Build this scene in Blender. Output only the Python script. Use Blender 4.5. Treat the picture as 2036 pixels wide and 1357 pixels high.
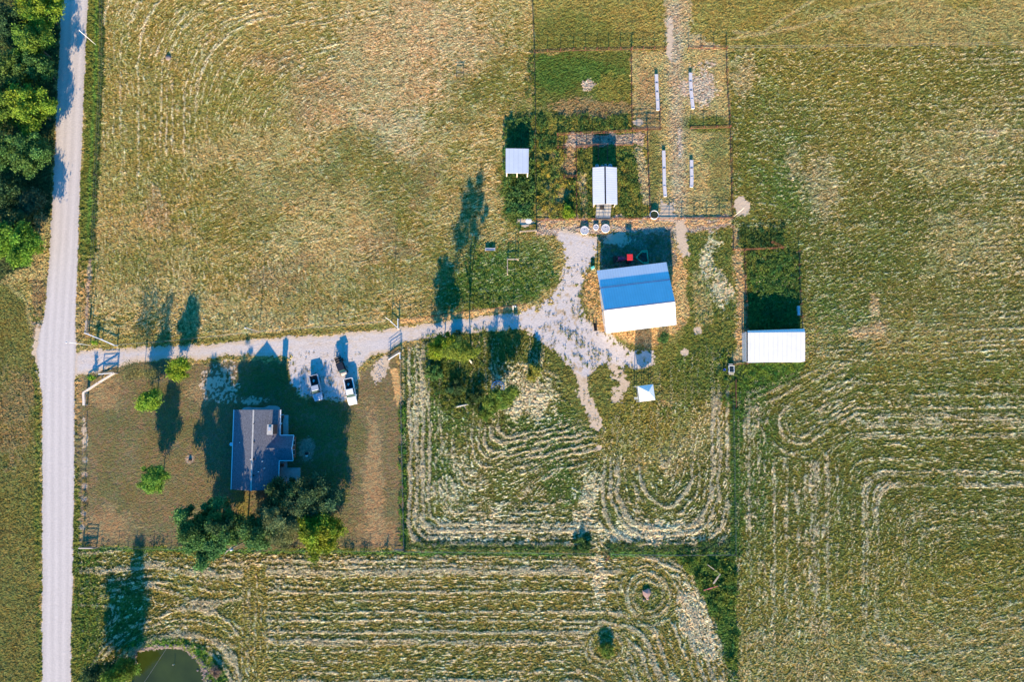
import bpy, bmesh, math, random
import numpy as np
from mathutils import Vector, Matrix
R = math.radians
random.seed(7); rng = np.random.default_rng(7)
for o in list(bpy.data.objects): bpy.data.objects.remove(o)
scene = bpy.context.scene
COL = scene.collection

# ------------------------------------------------------------------ camera, sky, sun, exposure
TILT = 5.0; FPX = 1357.33; CX, CY = 1018.0, 678.5; H = 135.2
cam_d = bpy.data.cameras.new('camera'); cam_d.lens = 24; cam_d.sensor_width = 36; cam_d.clip_end = 6000
cam = bpy.data.objects.new('camera', cam_d); COL.objects.link(cam)
cam.location = (0, 0, H); cam.rotation_euler = (R(TILT), 0, 0)
scene.camera = cam
SUN_EL = 18.5; SHADOW_AZ = 2.2           # shadows run north, turned 2.2 degrees to the east
world = bpy.data.worlds.new('World'); scene.world = world; world.use_nodes = True
nt = world.node_tree; nt.nodes.clear()
sky = nt.nodes.new('ShaderNodeTexSky'); sky.sky_type = 'NISHITA'; sky.sun_disc = False
sky.sun_elevation = R(SUN_EL); sky.sun_rotation = R(180 + SHADOW_AZ)
sky.air_density = 1.0; sky.dust_density = 0.3; sky.ozone_density = 3.0
hs = nt.nodes.new('ShaderNodeHueSaturation'); hs.inputs['Saturation'].default_value = 1.65
bg = nt.nodes.new('ShaderNodeBackground'); bg.inputs['Strength'].default_value = 0.13
wo = nt.nodes.new('ShaderNodeOutputWorld')
nt.links.new(sky.outputs[0], hs.inputs['Color']); nt.links.new(hs.outputs[0], bg.inputs[0]); nt.links.new(bg.outputs[0], wo.inputs[0])
sl = bpy.data.lights.new('sun', 'SUN'); sl.energy = 4.7; sl.angle = R(0.5); sl.color = (1.0, 0.79, 0.53)
sun = bpy.data.objects.new('sun', sl); COL.objects.link(sun)
sdir = Vector((math.sin(R(SHADOW_AZ)) * math.cos(R(SUN_EL)), math.cos(R(SHADOW_AZ)) * math.cos(R(SUN_EL)), -math.sin(R(SUN_EL))))
sun.rotation_euler = sdir.to_track_quat('-Z', 'Y').to_euler(); sun.location = (0, 0, 60)
scene.view_settings.view_transform = 'Standard'; scene.view_settings.look = 'None'
scene.view_settings.exposure = 1.45; scene.view_settings.gamma = 1.0
scene.render.engine = 'CYCLES'
scene.cycles.max_bounces = 5; scene.cycles.diffuse_bounces = 3

ST, CT = math.sin(R(TILT)), math.cos(R(TILT))
def P(px, py, z=0.0):
    a = (px - CX) / FPX; b = (CY - py) / FPX
    dy = b * CT + ST; dz = b * ST - CT
    t = (z - H) / dz
    return Vector((a * t, dy * t, z))

# ------------------------------------------------------------------ materials
def mat(name, rgb, rough=0.6, metal=0.0, spec=0.3, noise=0.0, nscale=3.0, bump=0.0, coat=0.0):
    m = bpy.data.materials.new(name); m.use_nodes = True
    n = m.node_tree; b = n.nodes['Principled BSDF']
    b.inputs['Roughness'].default_value = rough; b.inputs['Metallic'].default_value = metal
    b.inputs['Specular IOR Level'].default_value = spec; b.inputs['Coat Weight'].default_value = coat
    tc = n.nodes.new('ShaderNodeTexCoord'); nz = n.nodes.new('ShaderNodeTexNoise')
    nz.inputs['Scale'].default_value = nscale; nz.inputs['Detail'].default_value = 5
    n.links.new(tc.outputs['Object'], nz.inputs['Vector'])
    mr = n.nodes.new('ShaderNodeMapRange'); mr.inputs['From Min'].default_value = 0.3; mr.inputs['From Max'].default_value = 0.7
    k = max(noise, 0.04)
    mr.inputs['To Min'].default_value = 1 - k; mr.inputs['To Max'].default_value = 1 + k
    n.links.new(nz.outputs['Fac'], mr.inputs['Value'])
    vm = n.nodes.new('ShaderNodeVectorMath'); vm.operation = 'SCALE'; vm.inputs[0].default_value = rgb
    n.links.new(mr.outputs[0], vm.inputs['Scale']); n.links.new(vm.outputs[0], b.inputs['Base Color'])
    if bump:
        bp = n.nodes.new('ShaderNodeBump'); bp.inputs['Strength'].default_value = bump; bp.inputs['Distance'].default_value = 0.05
        n.links.new(nz.outputs['Fac'], bp.inputs['Height']); n.links.new(bp.outputs[0], b.inputs['Normal'])
    return m
def attr_mat(name, rough=0.95, spec=0.05, nscale=5.0, k=0.35, trans=0.0):
    m = bpy.data.materials.new(name); m.use_nodes = True
    n = m.node_tree; b = n.nodes['Principled BSDF']
    b.inputs['Roughness'].default_value = rough; b.inputs['Specular IOR Level'].default_value = spec
    at = n.nodes.new('ShaderNodeAttribute'); at.attribute_name = 'Col'
    tc = n.nodes.new('ShaderNodeTexCoord'); nz = n.nodes.new('ShaderNodeTexNoise')
    nz.inputs['Scale'].default_value = nscale; nz.inputs['Detail'].default_value = 3
    n.links.new(tc.outputs['Object'], nz.inputs['Vector'])
    mr = n.nodes.new('ShaderNodeMapRange'); mr.inputs['From Min'].default_value = 0.3; mr.inputs['From Max'].default_value = 0.7
    mr.inputs['To Min'].default_value = 1 - k; mr.inputs['To Max'].default_value = 1 + k
    n.links.new(nz.outputs['Fac'], mr.inputs['Value'])
    vm = n.nodes.new('ShaderNodeVectorMath'); vm.operation = 'SCALE'
    n.links.new(at.outputs['Color'], vm.inputs[0]); n.links.new(mr.outputs[0], vm.inputs['Scale'])
    n.links.new(vm.outputs[0], b.inputs['Base Color'])
    if trans:
        tr = n.nodes.new('ShaderNodeBsdfTranslucent'); mx = n.nodes.new('ShaderNodeMixShader'); mx.inputs[0].default_value = trans
        n.links.new(vm.outputs[0], tr.inputs[0]); n.links.new(b.outputs[0], mx.inputs[1]); n.links.new(tr.outputs[0], mx.inputs[2])
        n.links.new(mx.outputs[0], n.nodes['Material Output'].inputs[0])
    return m
def ribbed(name, rgb, axis, pitch, rough=0.45, metal=0.0, bs=0.6):
    """sheet metal: real ribs by bump along one world axis of the object"""
    m = mat(name, rgb, rough, metal, 0.4, 0.05, 0.6)
    n = m.node_tree; b = n.nodes['Principled BSDF']
    tc = n.nodes.new('ShaderNodeTexCoord'); sp = n.nodes.new('ShaderNodeSeparateXYZ')
    n.links.new(tc.outputs['Object'], sp.inputs[0])
    mu = n.nodes.new('ShaderNodeMath'); mu.operation = 'MULTIPLY'; mu.inputs[1].default_value = 2 * math.pi / pitch
    si = n.nodes.new('ShaderNodeMath'); si.operation = 'SINE'
    n.links.new(sp.outputs[axis], mu.inputs[0]); n.links.new(mu.outputs[0], si.inputs[0])
    pw = n.nodes.new('ShaderNodeMath'); pw.operation = 'GREATER_THAN'; pw.inputs[1].default_value = 0.8
    n.links.new(si.outputs[0], pw.inputs[0])
    vmn = [q for q in n.nodes if q.type == 'VECT_MATH'][0]; src = vmn.inputs['Scale'].links[0].from_socket
    sm = n.nodes.new('ShaderNodeMath'); sm.operation = 'MULTIPLY_ADD'; sm.inputs[1].default_value = -0.10; sm.inputs[2].default_value = 1.02
    n.links.new(pw.outputs[0], sm.inputs[0]); mm2 = n.nodes.new('ShaderNodeMath'); mm2.operation = 'MULTIPLY'
    n.links.new(src, mm2.inputs[0]); n.links.new(sm.outputs[0], mm2.inputs[1]); n.links.new(mm2.outputs[0], vmn.inputs['Scale'])
    bp = n.nodes.new('ShaderNodeBump'); bp.inputs['Strength'].default_value = bs; bp.inputs['Distance'].default_value = 0.03
    n.links.new(si.outputs[0], bp.inputs['Height']); n.links.new(bp.outputs[0], b.inputs['Normal'])
    return m
M = {}
M['ground'] = attr_mat('ground_cover'); M['gravel'] = attr_mat('gravel', k=0.14, nscale=7.0)
M['leaf'] = attr_mat('foliage', rough=0.6, spec=0.15, k=0.15, nscale=1.5, trans=0.25)
M['bark'] = mat('bark', (0.10, 0.075, 0.055), 0.9, noise=0.3, nscale=6, bump=0.5)
M['palebark'] = mat('pale_bark', (0.55, 0.50, 0.42), 0.8, noise=0.2, nscale=5, bump=0.3)
M['white'] = mat('white_paint', (0.82, 0.80, 0.78), 0.45, noise=0.05)
M['weatherwhite'] = mat('weathered_white_board', (0.72, 0.60, 0.50), 0.7, noise=0.12, nscale=5)
M['wood'] = mat('weathered_wood', (0.42, 0.33, 0.25), 0.85, noise=0.2, nscale=6)
M['darkwood'] = mat('dark_wood', (0.09, 0.07, 0.055), 0.85, noise=0.25, nscale=6)
M['rust'] = mat('rusty_pipe', (0.15, 0.06, 0.04), 0.75, 0.2, noise=0.3, nscale=5)
M['rustbright'] = mat('orange_rust_rail', (0.27, 0.10, 0.055), 0.7, 0.1, noise=0.25, nscale=5)
M['darkpipe'] = mat('dark_pipe', (0.04, 0.035, 0.035), 0.6, 0.3, noise=0.2)
M['greygate'] = mat('grey_gate_pipe', (0.12, 0.13, 0.14), 0.5, 0.5, noise=0.1)
M['wire'] = mat('galvanised_wire', (0.25, 0.25, 0.26), 0.4, 0.7)
M['concrete'] = mat('concrete', (0.42, 0.40, 0.38), 0.9, noise=0.14, nscale=2.0, bump=0.2)
M['cream'] = mat('cream_concrete', (0.60, 0.53, 0.44), 0.9, noise=0.10, nscale=2.0)
M['bunk'] = mat('bunk_concrete', (0.55, 0.52, 0.54), 0.85, noise=0.12, nscale=4)
M['brick'] = mat('red_brick', (0.22, 0.08, 0.055), 0.9, noise=0.3, nscale=9, bump=0.3)
M['trim'] = mat('white_trim', (0.70, 0.70, 0.72), 0.4)
M['glass'] = mat('dark_glass', (0.02, 0.03, 0.035), 0.08, 0, 0.6)
M['wglass'] = mat('windshield_glass', (0.012, 0.05, 0.055), 0.3, 0, 0.05)
M['black'] = mat('black_plastic', (0.012, 0.012, 0.014), 0.5)
M['rubber'] = mat('tyre_rubber', (0.02, 0.02, 0.02), 0.85)
M['rim'] = mat('wheel_rim', (0.45, 0.45, 0.47), 0.3, 0.8)
M['paintwhite'] = mat('white_car_paint', (0.80, 0.80, 0.80), 0.25, 0, 0.5, coat=0.6)
M['paintsilver'] = mat('silver_car_paint', (0.36, 0.40, 0.47), 0.3, 0.1, 0.5, coat=0.4)
M['paintblack'] = mat('black_paint', (0.02, 0.02, 0.024), 0.2, 0, 0.5, coat=0.6)
M['tan'] = mat('tan_paint', (0.48, 0.40, 0.33), 0.4)
M['red'] = mat('red_paint', (0.62, 0.03, 0.03), 0.35, coat=0.4)
M['darkred'] = mat('faded_red_paint', (0.55, 0.05, 0.10), 0.4)
M['green'] = mat('green_paint', (0.04, 0.34, 0.18), 0.5, noise=0.2)
M['turq'] = mat('turquoise_plastic', (0.10, 0.50, 0.42), 0.5)
M['blue'] = mat('blue_paint', (0.05, 0.16, 0.55), 0.5)
M['bluering'] = mat('blue_ring_paint', (0.12, 0.35, 0.75), 0.5)
M['lens'] = mat('clear_lens', (0.8, 0.8, 0.75), 0.1); M['redlens'] = mat('red_lens', (0.4, 0.01, 0.01), 0.2)
M['galv'] = mat('galvanised_sheet', (0.55, 0.56, 0.60), 0.4, 0.4, noise=0.08)
M['tankrim'] = mat('pale_rim', (0.75, 0.73, 0.74), 0.5)
M['tankin'] = mat('grey_tank_inside', (0.46, 0.45, 0.47), 0.6, noise=0.35, nscale=3)
M['murky'] = mat('green_water', (0.035, 0.045, 0.012), 0.08, 0, 0.5, noise=0.2)
M['stone'] = mat('rough_stone', (0.22, 0.17, 0.15), 0.9, noise=0.25, nscale=4, bump=0.4)
M['redstone'] = mat('pinkish_stone', (0.34, 0.22, 0.19), 0.9, noise=0.25, nscale=4, bump=0.4)
M['roofwhite'] = ribbed('white_sheet_roof', (0.64, 0.64, 0.67), 0, 0.9, bs=0.15)
M['roofshed'] = ribbed('white_shed_sheet', (0.57, 0.57, 0.60), 0, 0.9, bs=0.12)
M['roofwhite_y'] = ribbed('white_sheet_roof_cross', (0.62, 0.62, 0.66), 1, 0.45, bs=0.1)
M['barnroof'] = ribbed('white_barn_sheet', (0.70, 0.71, 0.74), 0, 0.5, bs=0.12)
M['wallmetal'] = ribbed('wall_sheet', (0.62, 0.61, 0.62), 1, 0.4)
def shingles():
    m = mat('grey_shingles', (0.135, 0.135, 0.15), 0.9, 0, 0.2, 0.25, 5.0, 0.3)
    n = m.node_tree; b = n.nodes['Principled BSDF']
    tc = n.nodes.new('ShaderNodeTexCoord'); bt = n.nodes.new('ShaderNodeTexBrick')
    mp = n.nodes.new('ShaderNodeMapping'); mp.inputs['Rotation'].default_value = (0, 0, R(90))
    n.links.new(tc.outputs['Object'], mp.inputs[0]); n.links.new(mp.outputs[0], bt.inputs['Vector'])
    bt.inputs['Scale'].default_value = 2.2
    bt.inputs['Color1'].default_value = (0.25, 0.265, 0.32, 1); bt.inputs['Color2'].default_value = (0.165, 0.175, 0.22, 1)
    bt.inputs['Mortar'].default_value = (0.10, 0.10, 0.12, 1); bt.inputs['Mortar Size'].default_value = 0.02
    nz = n.nodes.new('ShaderNodeTexNoise'); nz.inputs['Scale'].default_value = 4; nz.inputs['Detail'].default_value = 6
    n.links.new(tc.outputs['Object'], nz.inputs['Vector'])
    mr = n.nodes.new('ShaderNodeMapRange'); mr.inputs['To Min'].default_value = 0.35; mr.inputs['To Max'].default_value = 0.95
    n.links.new(nz.outputs['Fac'], mr.inputs['Value'])
    vm = n.nodes.new('ShaderNodeVectorMath'); vm.operation = 'SCALE'
    n.links.new(bt.outputs['Color'], vm.inputs[0]); n.links.new(mr.outputs[0], vm.inputs['Scale']); n.links.new(vm.outputs[0], b.inputs['Base Color'])
    return m
M['shingle'] = shingles()
def water_mat():
    m = mat('pond_water', (0.036, 0.050, 0.008), 0.06, 0, 0.5, 0.25, 0.25)
    return m
M['water'] = water_mat()

# ------------------------------------------------------------------ mesh helpers
class MB:
    def __init__(s): s.v = []; s.f = []
    def add(s, vs, fs):
        k = len(s.v); s.v += [tuple(v) for v in vs]; s.f += [tuple(i + k for i in f) for f in fs]; return s
    def box(s, c, d, rz=0, M4=None):
        x, y, z = d[0] / 2, d[1] / 2, d[2] / 2
        vs = [Vector((sx * x, sy * y, sz * z)) for sz in (-1, 1) for sy in (-1, 1) for sx in (-1, 1)]
        if rz: m = Matrix.Rotation(rz, 3, 'Z'); vs = [m @ v for v in vs]
        vs = [v + Vector(c) for v in vs]
        return s.add(vs, [(0, 2, 3, 1), (4, 5, 7, 6), (0, 1, 5, 4), (2, 6, 7, 3), (0, 4, 6, 2), (1, 3, 7, 5)])
    def tube(s, pts, rad, n=6, cap=True):
        pts = [Vector(p) for p in pts]
        if not hasattr(rad, '__len__'): rad = [rad] * len(pts)
        vs = []; fs = []
        for i, p in enumerate(pts):
            d = (pts[min(i + 1, len(pts) - 1)] - pts[max(i - 1, 0)]).normalized()
            a = Vector((0, 0, 1)) if abs(d.z) < 0.9 else Vector((1, 0, 0))
            u = d.cross(a).normalized(); w = d.cross(u)
            for k in range(n):
                t = 2 * math.pi * k / n; vs.append(p + (u * math.cos(t) + w * math.sin(t)) * rad[i])
        for i in range(len(pts) - 1):
            for k in range(n):
                a = i * n + k; b = i * n + (k + 1) % n; fs.append((a, b, b + n, a + n))
        if cap: fs.append(tuple(range(n))[::-1]); fs.append(tuple((len(pts) - 1) * n + k for k in range(n)))
        return s.add(vs, fs)
    def lathe(s, prof, c=(0, 0, 0), n=24):
        vs = []; fs = []
        for (r, z) in prof:
            for k in range(n):
                t = 2 * math.pi * k / n; vs.append((c[0] + r * math.cos(t), c[1] + r * math.sin(t), c[2] + z))
        for i in range(len(prof) - 1):
            for k in range(n):
                a = i * n + k; b = i * n + (k + 1) % n; fs.append((a, b, b + n, a + n))
        return s.add(vs, fs)
    def slab(s, quad, th):
        """quad: 4 points ccw from above; solid of thickness th below"""
        q = [Vector(p) for p in quad]; n = (q[1] - q[0]).cross(q[2] - q[0]).normalized()
        if n.z < 0: n = -n
        lo = [p - n * th for p in q]; k = len(q)
        fs = [tuple(range(k)), tuple(range(2 * k - 1, k - 1, -1))] + [(i, i + k, (i + 1) % k + k, (i + 1) % k) for i in range(k)]
        return s.add(q + lo, fs)
    def loft(s, rings):
        n = len(rings[0]); vs = [p for r in rings for p in r]; fs = []
        for i in range(len(rings) - 1):
            for k in range(n):
                a = i * n + k; b = i * n + (k + 1) % n; fs.append((a, b, b + n, a + n))
        fs.append(tuple(range(n))[::-1]); fs.append(tuple((len(rings) - 1) * n + k for k in range(n)))
        return s.add(vs, fs)
    def build(s, name, material, parent=None, smooth=False, bevel=0):
        me = bpy.data.meshes.new(name); me.from_pydata(s.v, [], s.f); me.update()
        bm = bmesh.new(); bm.from_mesh(me); bmesh.ops.recalc_face_normals(bm, faces=bm.faces[:]); bm.to_mesh(me); bm.free()
        if smooth: me.polygons.foreach_set('use_smooth', [True] * len(me.polygons))
        me.materials.append(material)
        o = bpy.data.objects.new(name, me); COL.objects.link(o)
        if parent: o.parent = parent
        if bevel:
            b = o.modifiers.new('bevel', 'BEVEL'); b.width = bevel; b.segments = 2
        return o
def tag(o, label=None, cat=None, group=None, kind=None):
    if label: o['label'] = label
    if cat: o['category'] = cat
    if group: o['group'] = group
    if kind: o['kind'] = kind
    return o
def thing(name, label, cat, loc, rz=0, group=None):
    o = bpy.data.objects.new(name, None); COL.objects.link(o); o.empty_display_size = 0.3
    o.location = loc; o.rotation_euler = (0, 0, rz); return tag(o, label, cat, group)
def copy_tree(o, parent=None):
    c = o.copy(); COL.objects.link(c); c.parent = parent
    for ch in list(o.children): copy_tree(ch, c)
    return c
def np_mesh(name, verts, quads, cols, material, parent=None, smooth=False):
    me = bpy.data.meshes.new(name)
    nv, nf = len(verts), len(quads)
    me.vertices.add(nv); me.vertices.foreach_set('co', np.ascontiguousarray(verts, dtype=np.float32).ravel())
    me.loops.add(nf * 4); me.loops.foreach_set('vertex_index', np.ascontiguousarray(quads, dtype=np.int32).ravel())
    me.polygons.add(nf); me.polygons.foreach_set('loop_start', np.arange(0, nf * 4, 4, dtype=np.int32))
    me.polygons.foreach_set('loop_total', np.full(nf, 4, dtype=np.int32))
    if smooth: me.polygons.foreach_set('use_smooth', np.ones(nf, dtype=bool))
    else: me.polygons.foreach_set('use_smooth', np.zeros(nf, dtype=bool))
    if cols is not None:
        ca = me.color_attributes.new('Col', 'FLOAT_COLOR', 'POINT')
        c4 = np.ones((nv, 4), dtype=np.float32); c4[:, :3] = cols
        ca.data.foreach_set('color', c4.ravel())
    me.materials.append(material); me.update(calc_edges=True)
    o = bpy.data.objects.new(name, me); COL.objects.link(o)
    if parent: o.parent = parent
    return o

# ------------------------------------------------------------------ terrain: one fine grid, traced like a site plan
_tab = rng.random((256, 256)).astype(np.float32)
def vnoise(x, y, s, seed=0):
    x = x / s + seed * 17.31; y = y / s + seed * 9.77
    xi = np.floor(x); yi = np.floor(y); fx = (x - xi).astype(np.float32); fy = (y - yi).astype(np.float32)
    xi = xi.astype(np.int32) & 255; yi = yi.astype(np.int32) & 255; x1 = (xi + 1) & 255; y1 = (yi + 1) & 255
    fx = fx * fx * (3 - 2 * fx); fy = fy * fy * (3 - 2 * fy)
    return (_tab[xi, yi] * (1 - fx) + _tab[x1, yi] * fx) * (1 - fy) + (_tab[xi, y1] * (1 - fx) + _tab[x1, y1] * fx) * fy
def fbm(x, y, s, seed=0, o=3):
    r = 0; a = 1; t = 0
    for i in range(o):
        r = r + a * vnoise(x, y, s / 2 ** i, seed + i * 3); t += a; a *= 0.55
    return r / t - 0.5                     # about -0.5 .. 0.5
def sst(a, b, x): t = np.clip((x - a) / (b - a), 0, 1); return t * t * (3 - 2 * t)
def smin(a, b, k):
    h = np.clip(0.5 + 0.5 * (b - a) / k, 0, 1); return b + (a - b) * h - k * h * (1 - h)
STEP = 0.16
xs = np.arange(-126, 126 + 1e-6, STEP, dtype=np.float32); ys = np.arange(-78, 98 + 1e-6, STEP, dtype=np.float32)
X, Y = np.meshgrid(xs, ys); NY, NX = X.shape
dd = Y * ST + H * CT
U = (CX + FPX * X / dd).astype(np.float32); V = (CY - FPX * (Y * CT - H * ST) / dd).astype(np.float32)
# warped plan coordinates give every traced border a ragged edge
w1_, w2_ = fbm(X, Y, 0.7, 5, 2), fbm(X, Y, 0.7, 6, 2)
wu = U + 16 * fbm(X, Y, 3, 1) + 13 * w1_; wv = V + 16 * fbm(X, Y, 3, 2) + 13 * w2_
bu = 130 * fbm(X, Y, 9, 101, 2) + 75 * fbm(X, Y, 2.5, 103, 2) + 40 * w1_; bv = 130 * fbm(X, Y, 9, 105, 2) + 75 * fbm(X, Y, 2.5, 107, 2) + 40 * w2_
def sd_poly(pts, u, v):
    """signed distance in plan pixels, positive inside"""
    pts = np.array(pts, dtype=np.float32); d = np.full(u.shape, 1e9, np.float32); ins = np.zeros(u.shape, bool)
    n = len(pts)
    for i in range(n):
        ax, ay = pts[i]; bx, by = pts[(i + 1) % n]
        ex, ey = bx - ax, by - ay; L = ex * ex + ey * ey + 1e-6
        t = np.clip(((u - ax) * ex + (v - ay) * ey) / L, 0, 1)
        d = np.minimum(d, (u - ax - ex * t) ** 2 + (v - ay - ey * t) ** 2)
        c = ((ay > v) != (by > v))
        if abs(ey) > 1e-6: ins ^= c & (u < ex * (v - ay) / ey + ax)
    d = np.sqrt(d); return np.where(ins, d, -d)
def region(pts, soft=4, ragged=True, amp=1.0):
    """soft mask 0..1 of a traced polygon, evaluated in its own window"""
    p = np.array(pts); x0, y0 = p.min(0) - 30; x1, y1 = p.max(0) + 30
    m = (U > x0) & (U < x1) & (V > y0) & (V < y1); out = np.zeros(U.shape, np.float32)
    if ragged: u, v = U[m] + amp * (wu[m] - U[m]), V[m] + amp * (wv[m] - V[m])
    else: u, v = U[m], V[m]
    out[m] = sst(-soft, soft, sd_poly(pts, u, v)); return out
def blob(cx, cy, rx, ry, ang=0, soft=0.45, w=1.0):
    """soft ellipse with noisy outline"""
    c, s = math.cos(R(ang)), math.sin(R(ang))
    f = w * min(1.0, max(0.06, min(rx, ry) / 75)); du, dv = U + f * bu - cx, V + f * bv - cy
    a = (du * c + dv * s) / rx; b = (-du * s + dv * c) / ry
    return 1 - sst(1 - soft, 1 + soft, np.sqrt(a * a + b * b))
def line(pts, w, soft=2, ragged=1.0):
    u, v = U + ragged * (wu - U) * 0.5, V + ragged * (wv - V) * 0.5; d = np.full(U.shape, 1e9, np.float32)
    for (ax, ay), (bx, by) in zip(pts[:-1], pts[1:]):
        ex, ey = bx - ax, by - ay; t = np.clip(((u - ax) * ex + (v - ay) * ey) / (ex * ex + ey * ey), 0, 1)
        d = np.minimum(d, np.hypot(u - ax - ex * t, v - ay - ey * t))
    return 1 - sst(w - soft, w + soft, d)

ROAD = [(122, -140), (122, 0), (116, 150), (107, 350), (98, 520), (90, 620), (78, 665), (72, 700), (76, 740), (84, 790), (84, 900), (84, 1100), (84, 1500),
        (140, 1500), (141, 1300), (145, 1100), (148, 900), (148, 760), (152, 700), (150, 640), (154, 520), (160, 350), (168, 150), (175, 0), (178, -140)]
DRIVE = [(146, 698), (200, 694), (260, 692), (330, 690), (400, 686), (450, 680), (520, 673), (600, 668), (700, 662), (770, 655), (860, 641), (950, 629), (1020, 622),
         (1050, 608), (1090, 590), (1108, 565), (1116, 530), (1114, 500), (1102, 470), (1092, 450), (1145, 462), (1192, 470), (1190, 505), (1174, 530), (1166, 560),
         (1158, 590), (1168, 630), (1195, 655), (1225, 668), (1250, 688), (1302, 692), (1304, 726), (1262, 738), (1215, 730), (1188, 735), (1172, 752), (1158, 756), (1146, 748),
         (1128, 732), (1108, 708), (1072, 684), (1040, 660), (1005, 656), (950, 663), (870, 672), (800, 682), (775, 700), (740, 706), (718, 730), (710, 770),
         (690, 800), (640, 800), (600, 790), (572, 770), (570, 712), (480, 708), (400, 714), (330, 716), (262, 722), (235, 731), (200, 738), (168, 746), (146, 752)]
LAWN = [(168, 745), (240, 722), (330, 720), (480, 720), (570, 720), (600, 790), (690, 800), (715, 740), (790, 690), (798, 760), (802, 1092), (165, 1087), (152, 900), (152, 770)]
FB = [(803, 690), (1000, 665), (1080, 690), (1130, 800), (1180, 860), (1250, 800), (1300, 740), (1400, 690), (1450, 700), (1458, 1100), (805, 1092)]
FC = [(160, 1095), (375, 1096), (810, 1100), (1340, 1106), (1385, 1150), (1425, 1240), (1470, 1360), (1480, 1500), (160, 1500)]
FD = [(1466, 470), (1600, 500), (1640, 100), (2250, 92), (2250, 1500), (1478, 1500), (1466, 1357), (1462, 1100), (1458, 800), (1480, 770), (1600, 730), (1600, 640), (1600, 500)]
FD = [(1448, 102), (2250, 88), (2250, 1500), (1478, 1500), (1466, 1357), (1462, 1100), (1460, 800), (1460, 500)]
FA = [(204, -140), (1056, -140), (1060, 220), (1003, 240), (1003, 420), (1066, 440), (1100, 470), (1112, 560), (1045, 606), (770, 640), (500, 662), (182, 672), (186, 560), (206, 200)]
POND = [(250, 1420), (262, 1340), (272, 1300), (290, 1294), (320, 1291), (348, 1290), (368, 1296), (388, 1312), (402, 1335), (408, 1357), (412, 1420), (400, 1480), (260, 1480)]

# --- row patterns left by mower and rake: t is the distance across the rows
def gdir(t):
    gy, gx = np.gradient(t, STEP); n = np.hypot(gx, gy) + 1e-6
    return (-gy / n).astype(np.float32), (gx / n).astype(np.float32)
T = V.copy(); DXf, DYf = gdir(V + 0.10 * U + 25 * fbm(X, Y, 14, 31, 2) + 10 * fbm(X, Y, 3, 33, 2))
AMP = np.full(U.shape, 0.0, np.float32); PER = np.full(U.shape, 16, np.float32)
def put(mask, t, amp, per, wb=1.0):
    global T, DXf, DYf, AMP, PER
    dx, dy = gdir(t); t = t + wb * wob; b = mask > 0.5
    T = np.where(b, t, T); DXf = np.where(b, dx, DXf); DYf = np.where(b, dy, DYf)
    AMP = np.where(b, amp, AMP); PER = np.where(b, per, PER)
wob = 8 * fbm(X, Y, 9, 11, 2) + 5 * fbm(X, Y, 2.5, 13, 2)
mA = region(FA, 3)
tA = smin(U - 205, V + 0.22 * U + 30, 150)
ampA = np.clip(1.1 * blob(430, 60, 330, 150, 0, 0.5) + 0.9 * blob(280, 150, 130, 270, 0, 0.5) + 0.3 * blob(400, 560, 300, 60), 0, 1) * (1 - 0.85 * blob(900, 150, 200, 260))
put((mA > 0.5) & (ampA > 0.04), tA, ampA, 11.5, 0.6)
mD = region(FD, 3)
tD = smin(smin(U - 1460, V - 683, 50), 1575 - V - 0.16 * (U - 1800), 90)
ampD = np.clip(0.95 * sst(690, 800, V) * (1 - 0.5 * blob(1900, 1120, 200, 150)) * (1 - 0.4 * sst(1100, 1350, V)), 0, 1)
put((mD > 0.5) & (V > 700) & ((V > 780) | (U > 1640)), tD, ampD * (0.75 + 0.25 * blob(1640, 860, 260, 220)), 26, 0.5)
tD2 = V + 0.03 * U + 12 * fbm(X, Y, 20, 17, 2)
put((mD > 0.5) & (V <= 720) & (U > 1500 + 60 * fbm(X, Y, 8, 47)), tD2, 0.16 + 0.42 * sst(560, 720, V) + 0.32 * sst(1780, 2000, U), 11, 0.4)
def ell(cx, cy, a, b, ang):
    c, s = math.cos(R(ang)), math.sin(R(ang)); du, dv = U - cx, V - cy
    return np.sqrt(((du * c + dv * s) / a) ** 2 + ((-du * s + dv * c) / b) ** 2) * b
sx_, sy_ = 90.0, -52.0; tt = np.clip(((U - 1590) * sx_ + (V - 843) * sy_) / (sx_ ** 2 + sy_ ** 2), 0, 1.0); e = np.hypot(U - 1590 - sx_ * tt, V - 843 - sy_ * tt)
put((mD > 0.5) & (e < 78) & (U < 1700), e + 4, 1.0, 24, 0.35)
e = ell(1560, 790, 1, 1, 0)
put((mD > 0.5) & (U > 1490) & (U < 1700) & (V > 735) & (V < 800), V + 0.5 * U, 0.8, 17)
mB = region(FB, 3)
gg = sst(1020, 930, V); tBl = smin(U - 803, 1094 - V - 0.24 * gg * (U - 860), 35)
tBr = smin(smin(U - 1188, 1457 - U, 20), 1094 - V, 90)
bl = U < 1188 + 20 * fbm(X, Y, 6, 41)
put((mB > 0.5) & bl, tBl, np.clip(0.9 * sst(830, 900, V) + 0.5 * (U < 860) + 0.35, 0, 1), 12.5, 0.6)
put((mB > 0.5) & ~bl, tBr, np.clip(0.9 * sst(900, 960, V) + 0.9 * (U > 1410) * sst(760, 800, V) + 0.25, 0, 1), 13.5, 0.6)
mC = region(FC, 3)
bc = -sd_poly([(1480, 1500), (1466, 1357), (1425, 1240), (1385, 1150), (1330, 1106), (1330, 900), (2300, 900), (2300, 1500)], U, V)
tC = smin(V - 1098, bc, 60)
pc = np.hypot(U - 345, V - 1395); tCp = 330 - pc
tC = np.where(U < 520, smin(V - 1098, np.maximum(tCp * -1 + 330, -50), 40) * 0 + smin(V - 1098 + 0.0 * U, pc - 95, 90) + 8 * np.sin((U - 200) / 60), tC)
put(mC > 0.5, tC, 0.95, 20, 0.7)
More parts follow.
